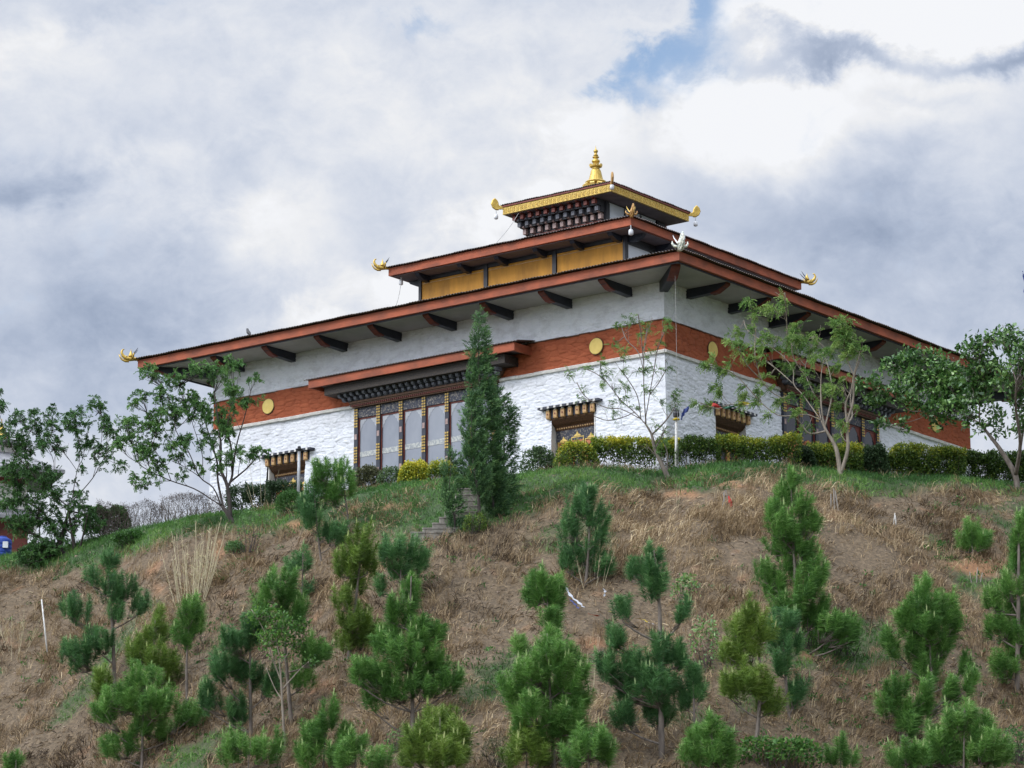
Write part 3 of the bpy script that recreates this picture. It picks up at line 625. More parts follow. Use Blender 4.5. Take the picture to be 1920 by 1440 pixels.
# ---- bay window under its own little roof
def bay(side, dark):
    T = SIDES[side]; a, b = 7.25, 13.78; N = 6; step = 1.075; p0 = 10.5-3*step
    can = MB(T); can.box(5.68, 15.32, .96, 1.06, .66, .95); can.box(5.68, 5.78, .0, .955, .66, .945); can.box(15.22, 15.32, .0, .955, .66, .945); cf = can.build('canopy', MT['fascia'], TP)
    V = []; F = []; n = 296
    for i in range(n+1):
        s = 5.5+(15.5-5.5)*i/n; w = .018*math.cos(i*math.pi/2)
        for o, z in ((1.14, .975), (0.02, 1.17), (1.14, .960)): V.append(T((s, o, z+w)))
    for i in range(n): F += [(3*i, 3*i+3, 3*i+4, 3*i+1), (3*i+2, 3*i+5, 3*i+3, 3*i)]
    npmesh('canopy_sheet', np.array(V), np.array(F), MT['sheet'], cf)
    m = MB(T); m.box(5.8, 15.2, .0, .95, .80, .84); m.build('canopy_ceiling', MT['soffit_dark'], cf)
    m = MB(T); m.box(6.28, 14.72, .0, .84, .34, .66); m.box(6.27, 14.73, .0, .87, .60, .655); m.build('canopy_board', MT['lace'], cf)
    # stepped bracket rows, then carved cornice
    w0 = MB(T); w0.box(a-.20, b+.20, 0, .36, .06, .38); w0.build('bracket_back', MT['navy'], cf)
    for zz, o, wd in ((.215, .60, .40), (.075, .47, .30)):
        n = 26
        for k in range(n):
            s = a-wd+(b-a+2*wd)*k/(n-1); m = MB(T); m.box(s-.075, s+.075, .34, o, zz, zz+.115); m.prism([(o, zz+.115), (o, zz+.01), (o+.05, zz+.03), (o+.07, zz+.115)], lambda x, y, t: (t, x, y), s-.06, s+.06)
            m.build('bracket', MT['greyblock'], cf)
    fr = MB(T); fr.box(a-.12, b+.12, -.05, .30, -5.2, -4.6)
    win = fr.build('bay_window', MT['navy'], TP)
    m = MB(T); m.box(a-.10, b+.10, 0, .40, -.02, .058); m.box(a-.06, b+.06, 0, .36, -.07, -.022); m.build('carved_cornice', MT['brown'], win)
    m = MB(T); k = 0; s = a-.04
    while s < b+.04: m.box(s, s+.055, 0, .345, -.125, -.075); s += .095
    m.build('dentil_row', MT['wine'], win)
    m = MB(T); m.box(a-.04, b+.04, 0, .30, -.17, -.075); m.build('cornice_core', MT['brown'], win)
    m = MB(T); m.box(a, b, 0, .165, -.54, -.172); m.build('painted_lintel', MT['floral'], win)
    for k in range(N+1):
        s = p0+step*k
        m = MB(T); m.box(s-.088, s+.088, .0, .19, -4.7, -.172); p = m.build('bay_post', MT['navy'], win)
        for zt, zb, cols in ((-.19, -.92, 7), (-1.62, -2.26, 6), (-3.0, -3.65, 6), (-4.2, -4.65, 4)):
            h = (zt-zb)/cols; m = MB(T)
            for q in range(cols):
                for u in (-1, 1):
                    m.box(s+(-.082 if u < 0 else .012), s+(-.012 if u < 0 else .082), .191, .212, zt-h*(q+1)+.030, zt-h*q-.012)
            m.build('gold_plates', MT['gilt'], p)
        for zc in (-1.25, -2.62, -3.95): m = MB(T); m.box(s-.055, s+.055, .191, .205, zc-.10, zc+.10); m.build('rosette', MT['pink'], p)
    for k in range(N):
        s = p0+step*k; l, r = s+.088, s+step-.088
        m = MB(T); m.box(l+.042, r-.042, .05, .09, -4.6, -.545); pn = m.build('pane', MT['darkglass'] if dark else MT['pane'], win)
        m = MB(T); m.box(l, l+.042, .05, .13, -4.6, -.545); m.box(r-.042, r, .05, .13, -4.6, -.545); m.box(l+.042, r-.042, .05, .12, -.60, -.545); m.build('pane_frame', MT['wine'], win)
        # trefoil arch corners and a patterned strip on the curtain
        m = MB(T)
        for sg, e in ((1, l+.044), (-1, r-.044)):
            prof = [(0, -.60), (.30, -.60), (.29, -.66), (.22, -.69), (.20, -.75), (.12, -.79), (.11, -.87), (.05, -.93), (.03, -1.02), (0, -1.05)]
            m.prism(prof, lambda x, y, t, sg=sg, e=e: (e+sg*x, t, y), .091, .10)
        m.build('arch_corner', MT['wine'] if dark else MT['valance'], pn)
        m = MB(T)
        if dark: m.box(l+.044, r-.044, .091, .14, -2.9, -1.92); m.prism([(l+.15, -1.92), (r-.15, -1.92), (r-.25, -1.74), ((l+r)/2, -1.66), (l+.25, -1.74)], lambda x, y, t: (x, t, y), .091, .14)
        else: m.box(l+.044, r-.044, .091, .102, -2.02, -1.82)
        m.build('parapet_panel' if dark else 'patterned_strip', MT['orangewood'] if dark else MT['band'], pn)
    for sd, e in ((-1, a), (1, b)):
        m = MB(T); m.prism([(0, -.12), (0, .36), (.42, .36), (.36, .16), (.20, .06), (.16, -.10), (.08, -.12)], lambda x, y, t, sd=sd, e=e: (e+sd*x, t, y), .0, .28); m.build('corner_bracket', MT['brown'], win)
    m = MB(T); m.box(a-.02, b+.02, -.3, -.06, -5.2, .3); m.build('bay_back', MT['black'], win)
bay('front', False); bay('right', True)

# ---- narrow windows sunk in the wall
def small_window(side, s0, s1):
    T = SIDES[side]; c = (s0+s1)/2; R = -.30; zo = -1.60
    m = MB(T); m.box(s0-.05, s1+.05, R-.06, R, -4.7, -1.55); w = m.build('window', MT['navy'], TP)
    
    for e0, e1 in ((s0-.05, s0), (s1, s1+.05)): rv = MB(T); rv.box(e0, e1, R, .10, -4.6, zo-.05); rv.build('reveal', MT['rim'], w)
    m = MB(T); m.box(c-1.32, c+1.32, .06, .36, -1.455, -1.375); m.build('lintel_board', MT['navy'], w)
    m = MB(T)
    for k in range(9): x = c-1.14+2.28*k/8; m.box(x-.045, x+.045, .36, .372, -1.458, -1.380)
    m.build('painted_spots', MT['whitepaint'], w)
    m = MB(T); m.box(s0-.12, s1+.12, -.1, .16, -1.78, -1.457); m.build('shadow_board', MT['navy'], w)
    for k in range(7):
        x = c-.96+1.92*k/6; m = MB(T); m.box(x-.075, x+.075, .16, .25, -1.75, -1.50); m.prism([(.20, -1.75), (.25, -1.75), (.24, -1.79), (.165, -1.81), (.165, -1.75)], lambda p, q, t: (t, p, q), x-.075, x+.075); bl = m.build('bracket_block', MT['tan'], w)
        m = MB(T); m.lathe((x, .251, -1.64), [(.03, 0), (.03, .012)], 8, axis=((1, 0, 0), (0, 0, 1), (0, 1, 0))); m.build('block_spot', MT['wine'], bl)
        m = MB(T); m.box(x-.045, x+.045, .165, .255, -1.50, -1.459); m.build('block_cap', MT['whitepaint'], bl)
    m = MB(T); m.prism([(R, -2.18), (R+.10, -2.18), (R+.14, -2.05), (R+.28, -1.98), (.12, -1.84), (.14, -1.78), (R, -1.78)], lambda p, q, t: (t, p, q), s0+.01, s1-.01); m.build('carved_cornice', MT['brown'], w)
    m = MB(T)
    x = s0+.05
    while x < s1-.08: m.box(x, x+.05, R+.10, R+.155, -2.14, -2.09); x += .10
    m.build('dentil_row', MT['tan'], w)
    m = MB(T); m.box(s0+.02, s1-.02, R, R+.085, -2.58, -2.185); m.build('painted_head', MT['floral'], w)
    wd = (s1-s0-.12)/3
    for k in range(3):
        l = s0+.06+wd*k; r = l+wd; cx = (l+r)/2; drop = 0 if k == 1 else .12
        m = MB(T); m.box(l+.04, r-.04, R, R+.03, -4.5, -2.50-drop); pn = m.build('window_light', MT['darkglass'], w)
        prof = [(l+.06, -4.45), (l+.06, -2.52-drop), (r-.06, -2.52-drop), (r-.06, -4.45), (r-.13, -4.45), (r-.13, -3.0), (r-.10, -2.92), (r-.14, -2.84), (r-.20, -2.80), (cx, -2.70-drop*.3), (l+.20, -2.80), (l+.14, -2.84), (l+.10, -2.92), (l+.13, -3.0), (l+.13, -4.45)]
        m = MB(T); q = prof
        m.prism([(l+.06, -4.45), (l+.06, -2.52-drop), (cx, -2.52-drop), (cx, -2.72), (l+.20, -2.80), (l+.14, -2.84), (l+.10, -2.92), (l+.13, -3.0), (l+.13, -4.45)], lambda p, z, t: (p, t, z), R+.031, R+.075)
        m.prism([(r-.06, -4.45), (r-.06, -2.52-drop), (cx+.001, -2.52-drop), (cx+.001, -2.72), (r-.20, -2.80), (r-.14, -2.84), (r-.10, -2.92), (r-.13, -3.0), (r-.13, -4.45)], lambda p, z, t: (p, t, z), R+.031, R+.075)
        m.build('arch_panel', MT['orangewood'], pn)
        m = MB(T); m.box(l+.03, l+.055, R, R+.09, -4.5, -2.46-drop); m.box(r-.055, r-.03, R, R+.09, -4.5, -2.46-drop); m.box(l+.03, r-.03, R+.031, R+.095, -2.50-drop, -2.47-drop)
        m.prism([(cx-.16, -2.46-drop), (cx+.16, -2.46-drop), (cx+.12, -2.41-drop), (cx+.05, -2.38-drop), (cx, -2.28-drop), (cx-.05, -2.38-drop), (cx-.12, -2.41-drop)], lambda p, z, t: (p, t, z), R+.086, R+.11)
        m.build('gilt_frame', MT['goldpaint'], pn)
    m = MB(T); m.box(s0, s1, R, .30, -4.75, -4.55); m.build('sill', MT['concrete'], w)
for side in ('front', 'right'):
    small_window(side, *WIN); small_window(side, *WIN2)
# room behind the windows and a dark roof void so nothing shows through
m = MB(); m.box(-LW+.36, -.36, .36, LW-.36, -5.2, 2.3); m.build('inner_shell', MT['black'], TP)

# ------------------------------------------------------------------ plants: tools
def unit(v): return v/(np.linalg.norm(v, axis=-1, keepdims=True)+1e-9)
WIND = RT*0.9+np.array([0, 0, .1])                                   # the wind blows the soft crowns over to one side
def leaves_mesh(P, A, L, W, fold=.25, g=rng):
    """one folded leaf per row: base P, axis A, length L, width W; returns vertices and quads"""
    n = len(P); r = g.normal(size=(n, 3)); S = unit(np.cross(A, r)); Nn = np.cross(S, A)
    L = np.broadcast_to(L, n)[:, None]; W = np.broadcast_to(W, n)[:, None]
    V = np.empty((n, 4, 3)); V[:, 0] = P; V[:, 1] = P+A*L*.45+S*W*.5+Nn*W*fold; V[:, 2] = P+A*L; V[:, 3] = P+A*L*.45-S*W*.5+Nn*W*fold
    return V.reshape(-1, 3), np.arange(n*4).reshape(n, 4)
def needles_mesh(P, A, L, W, droop=0.0, g=rng):
    n = len(P); r = g.normal(size=(n, 3)); S = unit(np.cross(A, r)); L = np.broadcast_to(L, n)[:, None]; W = np.broadcast_to(W, n)[:, None]
    V = np.empty((n, 3, 3)); V[:, 0] = P-S*W*.5; V[:, 1] = P+S*W*.5; V[:, 2] = P+A*L-np.array([0, 0, 1])*droop*L
    return V.reshape(-1, 3), np.arange(n*3).reshape(n, 3)
def smooth_line(pts, k=4):
    pts = np.array(pts, float)
    if len(pts) < 3: return np.linspace(pts[0], pts[-1], k+1)
    out = []; n = len(pts)
    for i in range(n-1):
        p0, p1, p2, p3 = pts[max(i-1, 0)], pts[i], pts[i+1], pts[min(i+2, n-1)]
        for t in np.arange(k)/k:
            out.append(.5*((2*p1)+(-p0+p2)*t+(2*p0-5*p1+4*p2-p3)*t*t+(-p0+3*p1-3*p2+p3)*t**3))
    out.append(pts[-1]); return np.array(out)
def plant(name, base, label, cat, group=None): return thing(name, base, label, cat, group)
def ball(c, rx, ry, n, D, g, shell=.0):
    """n points in a blob given as centre and radii in photo pixels at distance D (as deep as it is wide)"""
    q = unit(g.normal(size=(n, 3)))*(g.random((n, 1))**(1/3)*(1-shell)+shell)
    s = D/FPX*1.02; C = at(c[0], c[1], D); f = unit(np.array([FW[0], FW[1], 0]))
    return C+q[:, :1]*rx*s*RT+q[:, 1:2]*ry*s*np.array([0, 0, 1])+q[:, 2:]*min(rx, 34)*s*f, q

# ------------------------------------------------------------------ pines
def pine(label, trunk, blobs, hue='pine', wind=0.25, dens=1.0, D=None, seed=0, name='pine_tree', cat='pine tree', tips=.5, base_hit=True):
    g = np.random.default_rng(1000+seed)
    b = hit(*trunk[0]) if base_hit else at(trunk[0][0], trunk[0][1], D); D = dist(b); s = D/FPX
    root = plant(name, b, label, cat, 'young pines on the slope' if cat == 'pine tree' else None)
    pts = [b-np.array([0, 0, .25])]+[at(x, y, D+g.normal()*.06) for x, y in trunk[1:]]
    line = smooth_line(pts, 4); hgt = line[-1][2]-b[2]
    m = MB(); r0 = max(.030, .013*hgt+.016); n = len(line)
    m.tube(line, [r0*(1-.80*i/(n-1)) for i in range(n)], 7)
    ax = []; brs = []; hs = g.uniform(-.07, .07)
    tx = [p[0] for p in trunk][::-1]; ty = [p[1] for p in trunk][::-1]
    for (cx, cy, rx, ry) in blobs:
        c0 = np.interp(cy, ty, tx); cx = c0+(cx-c0)*1.07; rx = rx*1.06
        k = max(6, int(rx*ry*math.pi/78*dens)); C, _ = ball((cx, cy+ry*.12), rx*.95, ry*.86, k, D+g.normal()*.12*rx*s*4, g, .15)
        cen = C.mean(0)
        j = np.argmin(np.linalg.norm(line-(cen-np.array([0, 0, .55*np.linalg.norm((cen-line[len(line)//2])[:2])+.12])), axis=1)); o = line[j]
        if np.linalg.norm((cen-o)[:2]) > .10:
            mid = o*.5+cen*.5-np.array([0, 0, .10*np.linalg.norm(cen-o)]); br = smooth_line([o, mid, cen-np.array([0, 0, ry*s*.35]), cen+np.array([0, 0, ry*s*.2])], 3)
            m.tube(br, [max(.009, r0*.42*(1-.7*i/(len(br)-1))) for i in range(len(br))], 5)
        else: br = None
        for c in C:
            out = c-line[np.argmin(np.abs(line[:, 2]-c[2]+.1))]; out[2] = 0; ln = np.linalg.norm(out); out = out/(ln+.05)
            a = np.array([0, 0, 1.0])*g.uniform(.9, 1.5)+out*g.uniform(.10, .55)+WIND*wind*.5+g.normal(size=3)*.16
            ax.append((c, a/np.linalg.norm(a), g.uniform(.28, .52)*(1 if rx > 14 else .8)))
            if g.random() < .5:
                st = cen*.6+o*.4 if br is not None else line[np.argmin(np.linalg.norm(line-c, axis=1))]
                m.tube([st, (st+c)/2-np.array([0, 0, .03]), c], [.012, .009, .006], 4)
    m.build('trunk', MT['bark'], root, smooth=True)
    NV = []; NF = []; TT = []; off = 0
    for c, a, L in ax:
        n = int(g.integers(130, 180)); t = g.random(n)**.8; bend = np.array([0, 0, .25])*(t**2)[:, None]*L
        P = c+a*(t*L)[:, None]+bend
        rd = unit(g.normal(size=(n, 3))); rd = unit(rd-a*(rd@a)[:, None])
        A = unit(rd*.80+a*g.uniform(.2, 1.2, (n, 1))+WIND*wind*g.uniform(.4, 1.2, (n, 1))+np.array([0, 0, .06]))
        ln = g.uniform(.18, .36, n)*(1.1-.45*t); V, F = needles_mesh(P, A, ln, .0130, g.uniform(.05, .45), g)
        base = g.uniform(.24, .66)+hs; tt = np.clip(base+g.normal(size=n)*.13+t*.16-.1, .02, .86)
        NV.append(V); NF.append(F+off); off += len(V); tt = np.repeat(tt, 3); tt[2::3] += .08; TT.append(tt)
        if g.random() < tips*.45:                                      # pale new candle
            e = c+a*L+np.array([0, 0, .25])*L; n = 16; A = unit(np.array([0, 0, 1.])+a*.35+g.normal(size=(n, 3))*.09)
            V, F = needles_mesh(e-a*.03+g.normal(size=(n, 3))*.006, A, g.uniform(.10, .24, n), .018, 0, g); NV.append(V); NF.append(F+off); off += len(V); TT.append(np.full(n*3, g.uniform(.86, 1.0)))
    npmesh('crown', np.concatenate(NV), np.concatenate(NF), MT[hue], root, tint=np.concatenate(TT))
    return root
PINES = [
 ('dark bluish pine with drooping open tiers behind the white leaning post', [(216, 1292), (211, 1180), (206, 1120), (201, 1048)], [(203, 1062, 12, 22), (206, 1112, 26, 28), (150, 1150, 27, 26), (255, 1142, 20, 18), (176, 1095, 20, 13), (150, 1240, 38, 28), (185, 1210, 28, 24), (216, 1160, 20, 20), (238, 1115, 14, 14)], 'pineblue', .3),
 ('yellow-green pointed pine rising behind the bushiest bottom-left pine', [(275, 1335), (286, 1250), (291, 1162)], [(291, 1190, 20, 36), (262, 1232, 22, 30), (316, 1272, 20, 36), (290, 1240, 22, 26), (200, 1295, 16, 34)], 'pineyellow', .1),
 ('bushy bright green pine with many pale shoots and a forked grey trunk at bottom left', [(266, 1445), (268, 1345), (273, 1265)], [(272, 1285, 32, 26), (235, 1322, 42, 28), (292, 1330, 42, 28), (352, 1355, 36, 18), (230, 1410, 38, 20), (332, 1392, 38, 22), (270, 1375, 36, 20), (205, 1345, 24, 18)], 'pine', .1),
 ('slender pine with one small tufted head on a bare thin trunk', [(352, 1322), (350, 1240), (358, 1128)], [(358, 1157, 20, 28), (341, 1195, 16, 20), (366, 1190, 14, 16), (352, 1215, 12, 10)], 'pine', .15),
 ('narrow bluish pine with a bare lower trunk left of the leafy sapling', [(471, 1392), (469, 1245), (470, 1162)], [(472, 1192, 18, 38), (441, 1222, 28, 23), (415, 1262, 20, 28), (401, 1322, 20, 28), (446, 1265, 22, 20), (496, 1290, 18, 24), (446, 1345, 18, 26), (470, 1280, 20, 20)], 'pineblue', .2),
 ('mid green pine whose tip shows above the leafy sapling', [(548, 1360), (535, 1220), (525, 1078)], [(525, 1112, 25, 36), (582, 1237, 28, 22), (545, 1155, 28, 26), (562, 1285, 22, 18), (500, 1140, 16, 20)], 'pine', .1),
 ('thin small pine with sparse tufts below the double-headed pines', [(566, 1132), (567, 1090), (568, 1036)], [(568, 1060, 16, 20), (546, 1076, 11, 16), (576, 1115, 11, 13), (580, 1150, 8, 8)], 'pineblue', .15),
 ('round-headed pine leaning before the shrubs under the large window', [(655, 1002), (650, 950), (636, 878)], [(630, 897, 28, 22), (611, 924, 24, 20), (641, 922, 22, 20), (606, 895, 16, 16), (628, 940, 22, 14)], 'pine', .35),
 ('windblown narrow pine with low dense skirts next to the grey lamp pole', [(604, 1052), (596, 1002), (589, 922)], [(590, 946, 20, 26), (584, 981, 18, 20), (574, 965, 14, 16), (628, 1015, 28, 15), (600, 1012, 16, 14)], 'pineblue', .3),
 ('tall loose yellow-green pine left of the broad dark pine', [(651, 1242), (668, 1120), (681, 998)], [(680, 1012, 9, 20), (671, 1045, 28, 26), (650, 1078, 26, 20), (690, 1070, 14, 16), (645, 1135, 18, 20), (664, 1180, 28, 28), (680, 1205, 24, 20), (655, 1215, 24, 18), (668, 1105, 18, 16)], 'pineyellow', .3),
 ('spreading fan-shaped pine above the broad dark pine', [(762, 1140), (751, 1082), (756, 1020)], [(735, 1050, 23, 28), (776, 1060, 20, 28), (756, 1087, 28, 18), (714, 1112, 11, 18), (757, 1040, 18, 22)], 'pineblue', .35),
 ('tall broad dark green pine with a straight bare base near the picture middle', [(774, 1380), (773, 1310), (769, 1185), (771, 1080)], [(770, 1118, 12, 34), (755, 1165, 26, 28), (735, 1211, 27, 28), (786, 1201, 23, 28), (813, 1195, 12, 24), (765, 1240, 42, 28), (710, 1271, 27, 33), (801, 1261, 33, 28), (680, 1276, 17, 20), (831, 1291, 26, 18), (745, 1301, 38, 23), (706, 1326, 18, 13), (790, 1300, 30, 16)], 'pine', .3),
 ('bushy pine with yellowish shoot tips cut by the bottom edge', [(825, 1475), (825, 1345)], [(825, 1375, 28, 28), (795, 1402, 28, 28), (851, 1410, 23, 33), (780, 1432, 28, 18), (830, 1432, 30, 20)], 'pineyellow', .1, 1.2),
 ('upright fork-topped pine at the bottom left of the broad dark pine', [(604, 1475), (612, 1330)], [(612, 1360, 16, 26), (590, 1396, 23, 28), (638, 1386, 10, 26), (580, 1432, 23, 18), (626, 1432, 23, 18)], 'pine', .15),
 ('low small pine between two taller pines along the bottom edge', [(664, 1482), (668, 1376)], [(666, 1400, 12, 20), (655, 1431, 20, 18), (702, 1436, 26, 14)], 'pine', .15),
 ('low spreading pine with one thin upright shoot at the bottom edge', [(460, 1482), (470, 1390)], [(456, 1408, 30, 18), (492, 1422, 24, 16), (514, 1402, 8, 18), (432, 1432, 18, 12)], 'pine', .15),
 ('bright short-needled pine top behind the largest central bottom pine', [(1036, 1262), (1030, 1190), (1024, 1088)], [(1004, 1124, 18, 34), (1036, 1120, 20, 34), (1036, 1175, 20, 20), (1018, 1110, 16, 24)], 'pine', .1),
 ('largest dense conical pine at the bottom centre', [(1040, 1448), (1032, 1312), (1026, 1188)], [(1027, 1203, 9, 18), (981, 1222, 12, 18), (1030, 1236, 33, 26), (1001, 1271, 33, 28), (1060, 1276, 28, 33), (1030, 1311, 46, 32), (966, 1311, 23, 28), (1075, 1331, 23, 33), (1001, 1346, 38, 23), (1050, 1361, 38, 23), (986, 1386, 23, 23), (1030, 1390, 28, 22), (1078, 1385, 18, 20)], 'pine', .25),
 ('small yellow-tipped pine tucked at the foot of the dense conical pine', [(986, 1482), (988, 1372)], [(988, 1388, 9, 20), (985, 1412, 24, 22), (1006, 1432, 22, 14), (960, 1432, 18, 12)], 'pineyellow', .1),
 ('low round pine right of the dense conical pine at the bottom edge', [(1104, 1482), (1104, 1390)], [(1104, 1412, 34, 24), (1085, 1432, 26, 14), (1130, 1432, 20, 14)], 'pine', .15),
 ('windswept pine with a tuft of pale grass at its foot below the green lawn', [(1096, 1102), (1105, 1002), (1101, 904)], [(1102, 930, 10, 24), (1085, 956, 23, 23), (1105, 976, 23, 18), (1071, 1001, 18, 23), (1118, 1011, 14, 23), (1095, 1046, 28, 20), (1066, 1061, 16, 20), (1125, 1066, 16, 23), (1095, 1081, 38, 13)], 'pineblue', .45),
 ('open pine with balled tufts on bare side branches beside the fallen flags', [(1241, 1425), (1238, 1205), (1236, 1130), (1226, 1032)], [(1223, 1062, 13, 30), (1201, 1086, 18, 20), (1226, 1111, 20, 28), (1172, 1161, 15, 20), (1273, 1161, 15, 16), (1161, 1211, 23, 18), (1150, 1266, 23, 26), (1200, 1261, 26, 26), (1241, 1231, 20, 28), (1270, 1241, 13, 23), (1186, 1301, 28, 28), (1231, 1301, 38, 26), (1176, 1351, 20, 23), (1235, 1345, 28, 22)], 'pineblue', .3),
 ('tallest windblown pine of the slope with long silky needles right of centre', [(1502, 1218), (1491, 1085), (1482, 882)], [(1481, 915, 9, 28), (1470, 946, 16, 20), (1495, 961, 16, 20), (1450, 976, 16, 18), (1470, 1001, 26, 26), (1505, 991, 16, 24), (1521, 991, 7, 18), (1470, 1036, 26, 20), (1500, 1041, 20, 20), (1490, 1081, 23, 23), (1441, 1086, 18, 14), (1525, 1081, 16, 24), (1460, 1111, 26, 20), (1510, 1116, 26, 20), (1480, 1151, 30, 23), (1521, 1161, 26, 20), (1556, 1186, 38, 18), (1580, 1200, 22, 14)], 'pine', .5, 1.1),
 ('rounded pine with a pointed crown and bent side limbs below the tallest pine', [(1416, 1402), (1426, 1262), (1408, 1132)], [(1408, 1160, 12, 30), (1386, 1196, 23, 20), (1421, 1196, 20, 20), (1371, 1241, 18, 23), (1401, 1231, 26, 20), (1401, 1291, 28, 26), (1376, 1301, 16, 20), (1440, 1330, 22, 20), (1425, 1300, 18, 22)], 'pineyellow', .3),
 ('thin bluish pine with a bare crooked trunk to the right of the rounded pine', [(1481, 1352), (1471, 1242), (1469, 1155)], [(1470, 1181, 22, 23), (1454, 1211, 16, 18), (1481, 1221, 18, 16), (1466, 1256, 16, 18), (1491, 1311, 18, 24)], 'pineblue', .2),
 ('pale-tipped pine with crowded upright shoots at the bottom edge right of centre', [(1335, 1482), (1335, 1342)], [(1335, 1375, 12, 24), (1320, 1402, 23, 28), (1356, 1421, 23, 28), (1300, 1432, 18, 16), (1335, 1432, 26, 14)], 'pine', .1),
 ('spindly pine whose bare trunk stands before the balled-tuft pine', [(1303, 1402), (1301, 1312), (1298, 1255)], [(1298, 1286, 12, 33), (1285, 1321, 16, 18), (1310, 1310, 10, 16)], 'pineblue', .15),
 ('broad tiered pine with rounded tufts in the right part of the slope', [(1746, 1312), (1746, 1252), (1736, 1092)], [(1735, 1120, 14, 20), (1730, 1151, 30, 20), (1765, 1151, 20, 24), (1705, 1176, 16, 28), (1740, 1186, 28, 26), (1776, 1181, 18, 26), (1675, 1226, 15, 28), (1720, 1226, 23, 26), (1756, 1226, 28, 23), (1800, 1256, 13, 18), (1735, 1266, 28, 20)], 'pine', .15, 1.1),
 ('loose low pine right beneath the broad tiered pine', [(1690, 1402), (1684, 1278)], [(1680, 1302, 16, 24), (1671, 1336, 18, 18), (1731, 1311, 16, 18), (1701, 1351, 24, 18), (1806, 1285, 10, 28), (1725, 1345, 22, 18), (1700, 1375, 24, 14), (1775, 1310, 18, 20)], 'pine', .15),
 ('wide pale-tipped pine cut by the bottom edge at the lower right', [(1806, 1482), (1808, 1328)], [(1808, 1346, 12, 18), (1790, 1371, 23, 23), (1831, 1381, 23, 28), (1771, 1401, 28, 23), (1851, 1411, 28, 23), (1801, 1426, 38, 18), (1860, 1436, 26, 14), (1760, 1432, 26, 14)], 'pine', .15, 1.1),
 ('dark pine cut off by the right picture edge', [(1906, 1302), (1910, 1100), (1910, 962)], [(1912, 985, 8, 24), (1911, 1031, 16, 28), (1905, 1061, 18, 20), (1870, 1141, 16, 23), (1896, 1111, 20, 23), (1911, 1151, 23, 28), (1876, 1191, 20, 23), (1906, 1221, 23, 28), (1886, 1261, 20, 23), (1925, 1190, 26, 30), (1930, 1100, 20, 30)], 'pine', .2, 1.1),
 ('small lone bushy pine on the dry slope at upper right', [(1824, 1048), (1822, 992)], [(1822, 1006, 20, 16), (1836, 1022, 18, 16), (1818, 1030, 20, 12)], 'pine', .15, 1.3),
 ('tiny upright pine at the bottom edge between the two lower right thickets', [(1575, 1484), (1576, 1402)], [(1576, 1416, 9, 16), (1560, 1436, 14, 10), (1590, 1438, 10, 8)], 'pine', .15),
 ('low dense pine at the bottom edge beside the wide pale-tipped pine', [(1700, 1484), (1698, 1412)], [(1700, 1428, 22, 16), (1720, 1436, 16, 10), (1684, 1438, 16, 10)], 'pine', .15, 1.2),
 ('pine tip barely showing at the bottom left corner', [(30, 1490), (30, 1425)], [(30, 1438, 12, 10), (24, 1452, 18, 14)], 'pine', .15),
]
for k, p in enumerate(PINES):
    pine(p[0], p[1], p[2], p[3], p[4], p[5] if len(p) > 5 else 1.0, seed=k)

